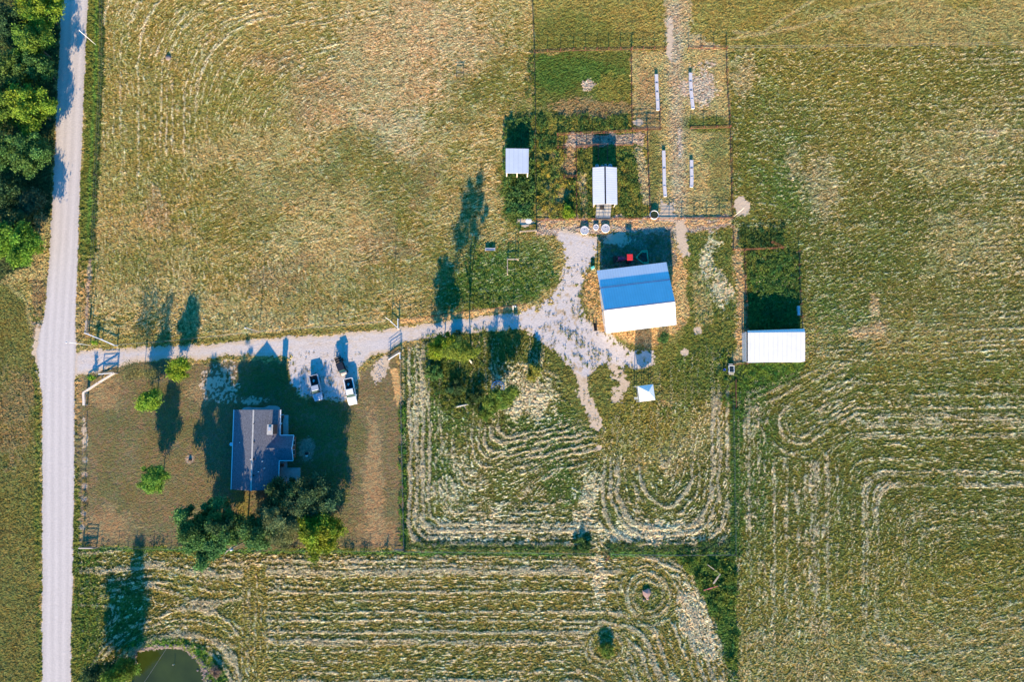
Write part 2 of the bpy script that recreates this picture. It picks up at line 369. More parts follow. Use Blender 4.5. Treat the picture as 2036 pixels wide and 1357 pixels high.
for (cx, cy, rr) in ((1288, 1187, 62), (1205, 1287, 45)):
    e = np.hypot(U - cx, V - cy)
    put((mC > 0.5) & (e < rr), e, 0.5, 15)
e = np.abs(U - 505) + 25 * fbm(X, Y, 5, 43)
put((mC > 0.5) & (e < 26) & (V > 1130), U, 0.35, 13)
mL = region([(-200, 555), (0, 556), (40, 572), (66, 620), (70, 800), (72, 1500), (-200, 1500)], 3)
put(mL > 0.5, smin(72 - U, V - 553, 60), 0.35, 9, 0.3)

# --- streaks: noise smeared along the rows
def lic(src, steps, h=0.8):
    acc = src.copy(); n = 1
    for sgn in (1, -1):
        fx = np.tile(np.arange(NX, dtype=np.float32), (NY, 1)); fy = np.tile(np.arange(NY, dtype=np.float32)[:, None], (1, NX))
        for i in range(steps):
            ix = np.clip(fx.astype(np.int32), 0, NX - 1); iy = np.clip(fy.astype(np.int32), 0, NY - 1)
            fx += sgn * h * DXf[iy, ix]; fy += sgn * h * DYf[iy, ix]
            ix = np.clip(fx.astype(np.int32), 0, NX - 1); iy = np.clip(fy.astype(np.int32), 0, NY - 1)
            acc += src[iy, ix]; n += 1
    return acc / n
white = rng.random(X.shape).astype(np.float32)
L1 = lic(white, 3); L1 = (L1 - L1.mean()) / L1.std()
src2 = vnoise(X, Y, 0.5, 51) ; L2 = lic(src2, 9, 1.0); L2 = (L2 - L2.mean()) / L2.std()
N1 = (white - 0.5) * 2
NB = fbm(X, Y, 0.62, 61, 2) * 4; NF = fbm(X, Y, 0.32, 67, 2) * 4; NC = fbm(X, Y, 2.5, 64, 3) * 3.2; ND = fbm(X, Y, 12, 70, 3) * 3

AMP = (AMP * np.clip(0.95 + 0.22 * NC + 0.3 * fbm(X, Y, 6, 141, 2) * 3, 0.25, 1.2)).astype(np.float32)
phase = T / PER + (0.08 + 0.14 * (mB > 0.5)) * NC + 0.06 * L2
w = 0.5 + 0.5 * np.cos(2 * np.pi * phase); w = np.where(PER > 19, 0.62 * w + 0.38 * (0.5 + 0.5 * np.cos(4 * np.pi * phase + 0.6)), w)
n1b = vnoise(T + 2 * NC, (X + Y) * 0.02, 15.0, 171)
w = 0.62 * w + 0.40 * sst(0.45, 0.75, vnoise(T + 2.0 * NC + 0.8 * NB, (X - Y) * 0.06, 5.0, 161)) + 0.14 * n1b
row = sst(0.52, 0.92, w + 0.07 * L2 + 0.05 * NC + 0.07 * NF)
dark = sst(0.62, 0.98, 0.5 - 0.5 * np.cos(2 * np.pi * (phase + 0.27)) + 0.1 * L2)

# --- ground colours (albedo)
def c(*a): return np.array(a, np.float32)
GREEN = c(0.098, 0.115, 0.022); LUSH = c(0.055, 0.115, 0.02); DKGREEN = c(0.035, 0.065, 0.022); OLIVE = c(0.195, 0.166, 0.034)
TAN = c(0.36, 0.282, 0.115); BROWN = c(0.26, 0.165, 0.08); STRAW = c(0.70, 0.58, 0.36); ORANGE = c(0.42, 0.265, 0.11); DIRT = c(0.36, 0.27, 0.20)
PINK = c(0.40, 0.305, 0.16); LAWNC = c(0.205, 0.142, 0.078); LAWNG = c(0.12, 0.112, 0.04)
GRAVEL = c(0.52, 0.46, 0.43); ROADC = c(0.53, 0.47, 0.435)
C3 = np.empty(X.shape + (3,), np.float32)
base = sst(-0.9, 0.9, 0.6 * NC + 0.7 * ND + 0.6 * L1 + 0.3)[..., None]
C3[:] = OLIVE * 0.92 * (1 - base) + TAN * c(0.98, 0.92, 0.82) * base
def mixc(m, col, k=1.0):
    global C3
    m = (np.clip(m * k, 0, 1))[..., None]; C3 = C3 * (1 - m) + col * m
def mixv(m, col, thr=0.0, k=1.0, w1=0.7, w2=0.5):
    """mottled version: cover breaks up into clumps and blades"""
    mixc(sst(0.25, 0.75, m * 1.05 + (0.20 * w1 * NB + 0.36 * w1 * NF + 0.12 * N1 + 0.24 * w2 * L1 + 0.16 * NC) * (m > 0.01) * (1 - 0.2 * m) - thr), col, k)
# pasture north-west
mixv(mA * blob(300, 150, 260, 330, 0, 0.8), OLIVE, 0.15, 0.6)
mixv(mA * blob(650, 120, 300, 90, -15, 0.6), OLIVE, 0.1, 0.6)
for a in [(760, 120, 140, 200, 20), (880, 60, 110, 100, 0), (790, 260, 90, 60, 0), (560, 360, 130, 60, -10), (420, 620, 260, 60, 0), (470, 300, 120, 60, 0), (650, 470, 90, 90, 0)]:
    mixv(blob(a[0], a[1], a[2], a[3], a[4], 0.8) * mA, PINK if a[0] > 700 else TAN, 0.15, 0.55)
for a in [(840, 80, 80, 130, 0), (650, 225, 50, 20, 10), (700, 240, 40, 20, 20), (320, 450, 60, 40, 0)]: mixv(blob(*a, 0.6) * mA, ORANGE, 0.25, 0.4)
for a in [(305, 410, 22, 45, 0), (540, 120, 60, 30, 0), (560, 540, 70, 40, 0), (840, 360, 40, 40, 0), (760, 480, 60, 60, 0), (620, 190, 70, 50, 0)]: mixv(blob(*a, 0.6) * mA, BROWN, 0.15, 0.5)
for a in [(720, 330, 110, 70, 0), (950, 190, 60, 60, 0), (720, 570, 190, 45, 0), (880, 480, 90, 90, 0), (780, 390, 90, 60, -30), (1000, 160, 60, 100, 0), (480, 400, 80, 60, 0), (910, 250, 60, 30, 0), (260, 560, 60, 60, 0), (900, 590, 90, 40, 0), (980, 560, 100, 80, 0), (600, 340, 130, 50, 0)]:
    mixv(blob(*a, 0.9) * mA, GREEN, 0.32, 0.5)
mixv(blob(1000, 570, 110, 60, 0, 0.5) * mA, LUSH, 0.05, 0.7)
mixv(region([(900, 590), (1045, 596), (1100, 560), (1105, 500), (1060, 470), (960, 500), (900, 560)], 12), LUSH, 0.1, 0.7)
# upper right field
mUR = region([(1060, -140), (2250, -140), (2250, 92), (1450, 98), (1060, 100)], 3)
mixv(mUR, OLIVE, 0.05, 0.7); mixv(mUR * blob(1900, 50, 250, 60, 0, 0.5), TAN, 0.2, 0.5); mixv(mUR * blob(1150, 60, 100, 40, 0, 0.5), GREEN, 0.15, 0.6)
for pts in ([(1455, 78), (1520, 62), (1570, 30), (1620, 0), (1700, -60)], [(1460, 62), (1530, 66), (1590, 52), (1680, 22), (1780, 0)], [(1850, 108), (1940, 122), (2060, 122)]):
    mixc(line(pts, 3.0, 2.5), TAN, 0.9)
mixv(region([(1322, -140), (1368, -140), (1372, 60), (1440, 100), (1365, 130), (1330, 130), (1322, 60)], 6), PINK, 0.05, 0.8)
mixc(line([(1330, 40), (1334, 130)], 5, 4), GRAVEL, 0.5)
# right field
mixv(mD * sst(760, 560, V), GREEN, 0.12, 0.8); mixv(mD * sst(600, 800, V), OLIVE * c(0.95, 0.95, 0.8), -0.05, 0.85); mixv(mD * sst(600, 800, V), GREEN, 0.3, 0.7)
mixv(mD * sst(620, 560, V), OLIVE * 0.9, 0.1, 0.5); mixv(mD * blob(1700, 160, 240, 90, 0, 0.6), OLIVE, 0.1, 0.6)
for a in [(1560, 350, 110, 130, 0), (1560, 600, 60, 130, 0), (1540, 440, 80, 50, 0), (1640, 560, 120, 80, 0), (1480, 260, 40, 90, 0), (1780, 520, 150, 60, 0), (1500, 900, 45, 250, 0), (1690, 700, 60, 50, 0), (1850, 420, 150, 60, 0)]:
    mixv(mD * blob(*a, 0.8), GREEN, 0.2, 0.6)
for a in [(1500, 900, 40, 220, 0), (1570, 380, 80, 80, 0), (1680, 640, 60, 60, 0)]: mixv(mD * blob(*a, 0.6), LUSH, 0.3, 0.5)
for a in [(1580, 325, 18, 35, 0), (1480, 160, 28, 50, 0), (1640, 370, 50, 90, 0), (1740, 665, 45, 40, 0), (1900, 300, 160, 60, 0), (1950, 480, 120, 90, 0),]:
    mixv(mD * blob(*a, 0.6), PINK if a[0] < 1800 else TAN, 0.3, 0.5)
mixv(mD * sst(1000, 1200, V), OLIVE * 1.1, 0.15, 0.7); mixv(mD * sst(1050, 1300, V), TAN, 0.45, 0.5)
mixc(line([(1470, 480), (1530, 440), (1600, 436), (1900, 445)], 2.5, 2.5), DKGREEN, 0.5)
for a in [(1735, 605, 13, 18, 0), (1722, 660, 26, 14, -20), (1750, 655, 18, 12, 0), (1968, 268, 14, 8, 0)]: mixv(blob(*a, 0.5, 1.2), PINK * c(1, .9, .8), 0.0, 0.85)
# hay fields: leftover green between pale windrows
mixv(mB, GREEN, 0.1, 0.8); mixv(mB * blob(1330, 850, 150, 80, 0, 0.6), OLIVE, 0.05, 0.7); mixv(mB * blob(1390, 790, 60, 50, 0, 0.6), ORANGE, 0.4, 0.4)
for a in [(1080, 880, 90, 60, 20), (900, 850, 70, 60, 0), (870, 930, 50, 50, 0), (1130, 840, 40, 60, 0), (1130, 960, 40, 60, 0), (830, 740, 40, 50, 0), (1310, 790, 70, 30, 0)]: mixv(mB * blob(*a, 0.6), LUSH, 0.2, 0.65)
mixv(mC, OLIVE, -0.1, 0.85); mixv(mC * blob(220, 1250, 70, 160, 0, 0.5), GREEN, 0.1, 0.6)
mixv(mB * blob(1330, 890, 120, 50, 0, 0.6), TAN, 0.2, 0.5)
# rows
hay = mB * 1.0 + mC * 1.0 + mD * 0.8 + mA * 0.6 + mL * 0.35
strength = np.clip(AMP * np.clip(hay, 0, 1), 0, 1)
rm = sst(0.18, 0.95, row * strength * (0.82 + 0.20 * L1 + 0.10 * L2 + 0.20 * NF + 0.14 * NB) + strength * (0.08 * L1 + 0.08 * NF) + 0.02)
mixc(rm, STRAW * 0.95, 0.74)
mixc(dark * np.clip(AMP * (mB + mC + 0.75 * mD), 0, 1) * (0.6 + 0.2 * L1 + 0.3 * NF), DKGREEN * 1.2, 0.7)
sc = sst(1.15, 1.9, L1 + 0.35 * NB) * np.clip(mB * 1.0 + mC * 0.8 + mD * 0.55 + mA * 0.45, 0, 1); mixc(sc, STRAW, 0.75)
mixv(mB * blob(930, 960, 110, 60, -15, 0.7), STRAW, 0.6, 0.6); mixv(mB * blob(960, 1040, 150, 40, 0, 0.7), STRAW, 0.55, 0.6); mixv(mB * blob(1060, 800, 60, 60, 0, 0.7), STRAW, 0.5, 0.6); mixv(mB * blob(830, 800, 26, 80, 0, 0.7), STRAW, 0.4, 0.6)
mixv(mB * blob(1300, 1065, 150, 30, 0, 0.7), STRAW, 0.35, 0.7); mixv(mC * blob(1400, 1260, 35, 120, -22, 0.6), STRAW, 0.35, 0.7); mixv(mC * blob(1190, 1140, 18, 60, 0, 0.7), STRAW, 0.3, 0.7); mixv(mB * blob(1170, 1010, 30, 90, 10, 0.7), STRAW, 0.4, 0.6)
mixc(mC * blob(1288, 1190, 32, 24, 20, 0.5), GREEN, 0.8)
# verge and ditch along the road
mV = region([(178, -140), (206, -140), (204, 200), (186, 560), (180, 675), (150, 690), (154, 520), (162, 350), (170, 150)], 2)
mixc(mV, OLIVE, 0.9); mixv(mV, GREEN, 0.0, 0.9); mixv(mV * sst(450, 620, V), ORANGE * 0.9, 0.25, 0.8)
mixc(line([(204, -60), (202, 120), (192, 330), (185, 480)], 4, 2.5) , DKGREEN, 0.75); mixc(line([(193, -60), (190, 120), (180, 330), (176, 480)], 3, 3), LUSH * 1.5, 0.7)
mixc(line([(178, 520), (172, 650)], 3, 2), DIRT, 0.7)
mV2 = region([(60, 545), (96, 545), (88, 640), (72, 700), (80, 790), (82, 1500), (72, 1500), (68, 620)], 4)
mixv(mV2, GREEN, -0.1, 0.9); mixv(mV2 * sst(720, 560, V), BROWN, 0.1, 0.8)
mixv(region([(60, 640), (90, 640), (78, 720), (60, 720)], 5), DIRT, 0.1, 0.6)
mV3 = region([(146, 760), (165, 760), (166, 1090), (160, 1500), (140, 1500), (147, 1100)], 3)
mixv(mV3, GREEN, -0.1, 0.95); mixv(mV3 * sst(1080, 780, V), BROWN, 0.25, 0.6); mixc(line([(173, 1100), (168, 1400)], 2.5, 2), LUSH * 1.8, 0.8)
mixv(mL, BROWN * 0.8, 0.3, 0.5); mixv(mL, GREEN, 0.3, 0.7); mixv(mL * blob(20, 830, 60, 100, 0), BROWN * 0.85, 0.3, 0.6); mixc(line([(-20, 556), (20, 568), (52, 600), (62, 650)], 4, 3), TAN, 0.7)
mW = region([(-300, -140), (120, -140), (112, 200), (98, 480), (80, 540), (0, 560), (-300, 560)], 6)
mixc(mW, BROWN * 0.8, 0.9); mixv(mW, DKGREEN, 0.05, 0.9)
mixv(region([(62, 420), (98, 440), (90, 560), (50, 560), (0, 560), (60, 530), (72, 480)], 5), TAN, 0.0, 0.8)
# strip between driveway and pasture, dead grass banks
mS = region([(165, 675), (500, 662), (780, 640), (1045, 604), (1045, 615), (950, 628), (770, 652), (600, 664), (450, 676), (200, 692), (160, 690)], 2)
mixc(mS, TAN, 0.9); mixv(mS, OLIVE, 0.05, 0.7); mixc(line([(330, 683), (500, 672), (640, 660), (760, 650)], 3, 2.5), OLIVE * 0.7, 0.6)
mixc(line([(800, 641), (900, 630), (1045, 610)], 5, 2.5), ORANGE * 1.35, 0.9); mixc(line([(420, 668), (640, 649), (760, 642)], 2, 2), TAN * 1.2, 0.8)
# pens
mP = region([(1062, 104), (1255, 100), (1256, 230), (1064, 236)], 3); mixc(mP, GREEN, 0.9); mixv(mP * blob(1140, 140, 100, 40), LUSH, 0.0, 0.75); mixv(mP * blob(1220, 180, 40, 40), OLIVE, 0.2, 0.7)
mixv(mP * blob(1180, 215, 90, 18, 0, 0.5), BROWN, 0.1, 0.7); mixv(blob(1168, 172, 12, 13, 0, 0.3), DIRT * 1.3, 0, 0.95)
mP2 = region([(1256, 100), (1445, 98), (1452, 435), (1292, 436), (1290, 262), (1256, 258)], 3); mixc(mP2, OLIVE * 1.15, 0.95); mixv(mP2, TAN, 0.1, 0.9); mixv(mP2 * blob(1290, 200, 30, 60), BROWN, 0.2, 0.7)
mixv(mP2 * blob(1400, 170, 30, 35), DIRT * 1.25, 0.05, 0.9); mixv(mP2 * blob(1410, 245, 60, 18), GREEN, 0.1, 0.9); mixv(mP2 * blob(1295, 340, 18, 80), GREEN, 0.1, 0.7); mixv(mP2 * blob(1430, 330, 30, 90), GREEN, 0.25, 0.6)
mixc(line([(1342, 100), (1346, 250), (1350, 435)], 15, 12), DIRT * 1.1, 0.5); mixc(line([(1340, 20), (1342, 110)], 14, 9), DIRT * 1.1, 0.45); mixc(line([(1352, 260), (1352, 310)], 4, 4), GRAVEL, 0.4)
mP3 = region([(1064, 236), (1256, 230), (1286, 262), (1292, 436), (1066, 438)], 3); mixc(mP3, GREEN, 0.9); mixv(mP3, OLIVE, 0.2, 0.6)
mixv(region([(1066, 300), (1118, 300), (1140, 380), (1110, 436), (1066, 436)], 5), TAN, 0.2, 0.7)
mixc(region([(1124, 270), (1146, 270), (1146, 352), (1124, 350)], 2), BROWN * 1.2, 0.9); mixc(region([(1124, 266), (1284, 262), (1284, 288), (1124, 292)], 2), DIRT * 1.0, 0.85)
mixv(line([(1268, 300), (1280, 340), (1284, 400)], 9, 4), PINK, 0, 0.8); mixv(line([(1158, 350), (1160, 430)], 8, 4), PINK, 0.1, 0.8)
mixv(region([(1066, 436), (1455, 434), (1455, 452), (1350, 462), (1190, 462), (1070, 470)], 3), DIRT * 1.05, -0.1, 0.95)
mixv(region([(1066, 440), (1455, 438), (1455, 448), (1350, 452), (1100, 452)], 3), ORANGE * 1.2, 0.2, 0.8)
mixv(region([(1468, 452), (1560, 458), (1592, 500), (1594, 655), (1484, 658), (1480, 500)], 4), GREEN * 0.9, -0.1, 0.95); mixv(blob(1540, 560, 50, 60), LUSH, 0.15, 0.8)
mixv(region([(1452, 450), (1468, 452), (1476, 520), (1484, 600), (1484, 720), (1490, 760), (1440, 750), (1450, 715), (1466, 690), (1466, 560)], 3), PINK * 0.95, -0.1, 0.95)
mixv(region([(1452, 450), (1468, 452), (1476, 520), (1484, 600), (1484, 720), (1466, 690), (1466, 560)], 3), ORANGE, 0.3, 0.8)
mixv(blob(1040, 390, 40, 60), LUSH * 0.8, 0.0, 0.9); mixv(blob(1035, 300, 45, 90, 0, 0.3), GREEN, 0.1, 0.8)
# dead grass round the barn, weeds east of it
mixv(region([(1165, 545), (1345, 470), (1365, 560), (1368, 640), (1345, 680), (1300, 690), (1250, 700), (1220, 680), (1180, 650), (1160, 600)], 5), ORANGE * 1.15, -0.1, 0.92)
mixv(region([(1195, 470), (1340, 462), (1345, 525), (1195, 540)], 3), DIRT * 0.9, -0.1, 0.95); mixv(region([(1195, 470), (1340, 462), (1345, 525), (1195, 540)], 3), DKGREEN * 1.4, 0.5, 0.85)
mixv(region([(1362, 465), (1455, 455), (1462, 700), (1440, 780), (1360, 790), (1310, 760), (1350, 690), (1370, 640)], 6), GREEN * 1.1, 0.2, 0.85)
mixv(blob(1420, 540, 24, 80, -8, 0.5), STRAW * 0.85, 0.3, 0.8); mixv(blob(1390, 600, 20, 80, 0, 0.5), TAN, 0.3, 0.8); mixv(blob(1300, 790, 50, 18, 0, 0.4), ORANGE, 0.0, 0.8); mixv(blob(1275, 760, 30, 18, 0, 0.4), ORANGE, 0.1, 0.8)
mixv(region([(1075, 690), (1120, 640), (1180, 660), (1300, 690), (1370, 640), (1450, 700), (1456, 800), (1300, 800), (1200, 870), (1140, 850), (1100, 760)], 8), GREEN * 1.1, 0.12, 0.8); mixv(region([(1100, 560), (1160, 560), (1170, 640), (1140, 620)], 6), GREEN, 0.1, 0.7); mixv(blob(1260, 850, 90, 40), OLIVE, 0.1, 0.7)
mixv(region([(840, 672), (1040, 652), (1080, 690), (1050, 720), (960, 800), (900, 830), (850, 770)], 8), GREEN * 0.9, 0.0, 0.85); mixv(blob(1035, 790, 45, 60, 20), STRAW * 0.85, 0.45, 0.6)
# green borders along fences
mixv(line([(799, 800), (804, 1092)], 7, 3), LUSH * 1.1, -0.1, 0.9); mixc(line([(806, 700), (808, 1090)], 3, 2), DKGREEN, 0.5)
mixv(line([(160, 1092), (375, 1094), (805, 1100), (1180, 1104)], 4, 3), LUSH * 1.5, 0.0, 0.9); mixv(line([(812, 1086), (1170, 1092)], 7, 3), DKGREEN * 1.4, 0.05, 0.85); mixv(line([(1210, 1092), (1340, 1098), (1460, 1080)], 10, 4), DKGREEN * 1.5, 0.0, 0.9)
mixv(line([(1215, 1104), (1330, 1104), (1460, 1104)], 4, 3), LUSH * 1.8, 0.0, 0.9)
mixv(region([(1335, 1104), (1462, 1104), (1468, 1357), (1480, 1500), (1475, 1500), (1425, 1240), (1385, 1150)], 4), LUSH * 0.9, -0.15, 0.95)
mixv(line([(1462, 790), (1464, 1100)], 10, 5), LUSH * 0.9, -0.05, 0.9); mixv(region([(1462, 722), (1610, 722), (1590, 750), (1500, 790), (1470, 850), (1460, 850)], 8), LUSH * 0.9, 0.0, 0.9)
mixv(line([(265, 1290), (300, 1281), (350, 1278), (400, 1300), (440, 1340), (445, 1420)], 13, 5), LUSH * 1.4, -0.05, 0.9)
mixv(region([(160, 1110), (200, 1110), (215, 1200), (190, 1357), (160, 1500)], 10), GREEN * 1.2, 0.1, 0.8)
# lawn
mLw = region(LAWN, 2); mixc(mLw, LAWNC, 1.0); mixv(mLw, LAWNG, 0.42, 0.7, 1.2, 0.3); mixv(mLw * blob(740, 950, 16, 140, 0, 0.6), BROWN * 1.3, 0.1, 0.7)
for a in [(230, 820, 50, 60, 0), (350, 870, 60, 60, 0), (230, 950, 60, 50, 0), (700, 830, 20, 90, 0), (330, 780, 60, 30, 0)]: mixv(mLw * blob(*a, 0.7), LAWNG, 0.25, 0.7)
for a in [(210, 770, 40, 30, 0), (200, 1030, 60, 40, 0), (750, 1060, 40, 30, 0), (400, 780, 30, 20, 0)]: mixv(mLw * blob(*a, 0.7), BROWN * 1.25, 0.15, 0.6)
mixv(mLw * region([(430, 740), (560, 720), (690, 800), (700, 1000), (590, 1000), (560, 800), (440, 790)], 12), GREEN * 0.8, 0.38, 0.6)
for (x, y) in ((168, 915), (168, 943), (168, 966), (167, 992), (166, 1020), (164, 1048)): mixc(blob(x, y, 5.5, 5.5, 0, 0.3, 0.4), DIRT * 1.2, 0.9)
mixc(blob(378, 915, 8, 8, 0, 0.3, 0.4), DIRT, 0.9); mixv(blob(612, 893, 14, 22, 0, 0.3), DIRT * 0.8, -0.1, 0.8); mixv(line([(786, 740), (794, 800)], 7, 3), ORANGE * 1.2, -0.1, 0.9); mixv(line([(470, 965), (500, 1075)], 14, 8), OLIVE, 0.1, 0.6)
mixv(region([(150, 760), (172, 752), (166, 800), (150, 860)], 3), ORANGE * 0.8, 0.1, 0.8)

# gravel: where it shows through is decided by distance into the yard plus clumps
Uw, Vw = wu, wv
sdD = sd_poly(DRIVE, U + 0.45 * (wu - U), V + 0.45 * (wv - V))
gm = sdD + 0.0
patchy = np.clip(0.35 * (U > 300) + 1.2 * blob(1180, 700, 150, 90, 0, 0.4) + blob(1120, 560, 60, 130, 0, 0.4) + blob(640, 770, 90, 50, 0, 0.3) + blob(480, 745, 90, 45, 0, 0.3) + blob(1165, 790, 30, 70), 0, 1)
wy = np.clip(0.8 * blob(1170, 800, 50, 70, 0, .5) + blob(1160, 650, 140, 170, 0, 0.4) + blob(625, 765, 110, 50, 0, 0.4) + 0.5 * blob(480, 725, 90, 20), 0, 1); yn = NC * 0.7 + NB * 0.6 + NF * 0.35; gm = gm - wy * 34 * sst(0.45, 1.15, yn) * sst(34, 6, gm) + wy * 12 * sst(0.7, 1.4, -yn) + wy * (5 * NC + 5 * NB + 4 * NF - 2)  + (1.6 * NB + 1.4 * NF) - patchy * 12 * np.clip(0.15 + 0.55 * NC + 0.45 * NB + 0.3 * NF, 0, 2.5)
def addg(m, k=7):
    global gm
    gm = np.maximum(gm, (m - 0.5) * 2 * k + (2.5 * NB + 2.5 * NF) * (m > 0.02))
addg(blob(1472, 417, 14, 18, 0, 0.4)); addg(blob(1048, 439, 14, 9, 0, 0.4)); addg(blob(1388, 661, 8, 8, 0, 0.5)); addg(blob(1358, 704, 9, 8, 0, 0.5)); addg(blob(1270, 243, 10, 7, 0, 0.3))
addg(region([(1312, 402), (1340, 405), (1342, 437), (1312, 437)], 4)); addg(region([(1342, 437), (1364, 437), (1364, 470), (1370, 510), (1352, 515), (1344, 470)], 4)); addg(blob(754, 738, 15, 26, 0, 0.3), 5)
addg(line([(1150, 720), (1160, 780), (1178, 820), (1188, 846)], 11, 7), 6); addg(line([(1215, 725), (1240, 760), (1225, 790)], 9, 8), 3); addg(blob(1335, 80, 6, 40, 0, 0.5), 4); addg(blob(1048, 406, 12, 5, 0, 0.5), 4); addg(blob(1190, 890, 6, 5, 0, .4), 4); addg(blob(440, 758, 24, 26, -35, 0.7), 1.5); addg(blob(500, 795, 26, 6, 0, 0.6), 2); addg(blob(76, 690, 8, 45, 0, .4), 4); addg(blob(1230, 480, 32, 12, 0, .3), 4); addg(blob(165, 868, 5, 30, 0, .5), 3)
sdR = sd_poly(ROAD, U + 0.12 * (wu - U), V)
isR = (sdR + 0.8 * NB > 0); isG = (gm > 0) & ~isR
# gravel colour
grv = GRAVEL * (1 + 0.10 * NB[..., None] * 0.5 + 0.07 * N1[..., None]) + (fbm(X, Y, 6, 81)[..., None] * c(0.10, 0.06, 0.0))
tan_edge = sst(12, 1, sdD + 2 * NC)[..., None] * 0.75; grv = grv * (1 - tan_edge) + c(0.54, 0.39, 0.24) * tan_edge
rut = (line([(150, 722), (260, 712), (400, 697), (560, 690), (700, 680), (860, 659), (1000, 640), (1080, 620)], 3.5, 3) * 0.5)[..., None]
grv = grv * (1 - rut * 0.5) + c(0.58, 0.43, 0.31) * rut * 0.5
gp = (np.clip(sst(0.2, 1.3, NC * 0.8 + NB * 0.6 + 0.5 * NF) * (0.45 + 0.5 * wy), 0, 1))[..., None]; grv = grv * (1 - gp) + c(0.42, 0.31, 0.20) * gp
C3 = np.where(isG[..., None], grv, C3)
lane = (U - np.interp(V, [-140, 0, 350, 700, 1500], [150, 148.5, 133.5, 112, 112]))
rc = ROADC * (1 + 0.07 * N1[..., None]) * (1 + 0.06 * np.cos(lane * 0.42)[..., None] + 0.10 * fbm(X * 3, Y * 0.12, 1.0, 91)[..., None])
edge = sst(6, 0, sdR)[..., None] * 0.35; rc = rc * (1 - edge) + c(0.45, 0.37, 0.30) * edge * (0.8 + 0.4 * N1[..., None])
C3 = np.where(isR[..., None], rc, C3)
# blade-level variation
var = np.where(isR | isG, 0.0, np.where(mLw > 0.5, 0.09, 0.17))
C3 = C3 * np.clip(1 + var * (1.8 * N1 + 0.35 * L1 + 0.9 * NF + 0.25 * NB), 0.2, 2.2)[..., None]
hue = np.clip(np.where(isR | isG, 0, 1) * (0.8 * fbm(X, Y, 0.30, 121, 2) * 4 + 0.5 * fbm(X, Y, 3, 125, 2) * 3 + 0.3 * (rng.random(X.shape) - 0.5)), -1, 1)[..., None]
C3 = C3 * (1 + hue * c(0.15, -0.05, -0.10))
dk = sst(0.9, 1.6, -NF * 0.6 - NB * 0.25 - 0.8 * N1) * np.where(isR | isG, 0, np.where(mLw > 0.5, 0.35, 0.75)); C3 = C3 * (1 - dk[..., None] * c(0.6, 0.5, 0.55))
C3 = np.clip(C3, 0.008, 0.85)

# relief
soil = (~isR & ~isG).astype(np.float32)
rough = np.where(mLw > 0.5, 0.028, 0.055) + 0.03 * (mB + mC + 0.6 * mD)
tall = np.clip(mV + mV3 + mV2 + mP3 * 0.8 + mW, 0, 1)
Z = soil * (rough * (0.95 * N1 + 0.12 * L1 + 0.30 * NF + 0.08 * NB) + (0.11 * row * strength) + 0.06 * tall * NB) + (isG * 0.012 + isR * 0.006) * N1
Z += 0.02 * NC * soil
sdP = np.full(U.shape, -99, np.float32); mm = (U > 180) & (U < 520) & (V > 1220); sdP[mm] = sd_poly(POND, U[mm] + 0.4 * (wu[mm] - U[mm]), V[mm] + 0.4 * (wv[mm] - V[mm]))
Z = Z - 1.1 * sst(-9, 14, sdP)
bank = sst(-10, -3, sdP) * (U > 262); mixc(bank, c(0.17, 0.125, 0.10), 0.9)
edgef = np.minimum(np.minimum(X - xs[0], xs[-1] - X), np.minimum(Y - ys[0], ys[-1] - Y)); Z = Z * np.clip(edgef / 1.5, 0, 1)
Z = Z.astype(np.float32)

cls = np.zeros(X.shape, np.int8)
cls[mA > 0.5] = 3; cls[mD > 0.5] = 4; cls[mB > 0.5] = 5; cls[mC > 0.5] = 6; cls[mLw > 0.5] = 7; cls[isG] = 2; cls[isR] = 1; cls[mL > 0.5] = 8
cf = cls[:-1, :-1]; idx = np.arange(NX * NY).reshape(NY, NX)
VV = np.stack([X, Y, Z], -1).reshape(-1, 3); CC = C3.reshape(-1, 3)
def sheet(k, name, material):
    jj, ii = np.nonzero(cf == k); a = idx[jj, ii]
    q = np.stack([a, a + 1, a + 1 + NX, a + NX], 1); used, inv = np.unique(q, return_inverse=True)
    return tag(np_mesh(name, VV[used], inv.reshape(q.shape), CC[used], material), kind='structure')
for k, nm, mt in ((0, 'ground', 'ground'), (1, 'road', 'gravel'), (2, 'driveway', 'gravel'), (3, 'pasture', 'ground'), (4, 'hay_field', 'ground'), (5, 'hay_field', 'ground'), (6, 'hay_field', 'ground'), (7, 'lawn', 'ground'), (8, 'hay_field', 'ground')):
    sheet(k, nm, M[mt])
# far land to the horizon, joined to the edge of the surveyed sheet
x0, x1, y0, y1 = float(xs[0]), float(xs[-1]), float(ys[0]), float(ys[-1]); B = 3000
gx = [-B, x0, x1, B]; gy = [-B, y0, y1, B]; mb = MB()
for j in range(3):
    for i in range(3):
        if (i, j) != (1, 1): mb.add([(gx[i], gy[j], 0), (gx[i + 1], gy[j], 0), (gx[i + 1], gy[j + 1], 0), (gx[i], gy[j + 1], 0)], [(0, 1, 2, 3)])
tag(mb.build('ground', mat('far_pasture', (0.24, 0.19, 0.09), 0.95, noise=0.35, nscale=0.15)), kind='structure')
rb0, rb1 = P(85, 1430), P(141, 1430); rt0, rt1 = P(122, -100), P(175, -100); mb = MB()
mb.add([(rb0.x, -B, .004), (rb1.x, -B, .004), (rb1.x, y0, .004), (rb0.x, y0, .004)], [(0, 1, 2, 3)])
mb.add([(rt0.x, y1, .004), (rt1.x, y1, .004), (rt1.x + 60, B, .004), (rt0.x + 60, B, .004)], [(0, 1, 2, 3)])
tag(mb.build('road', mat('far_gravel_road', tuple(float(q) for q in ROADC), 0.95, noise=0.08, nscale=2)), kind='structure')

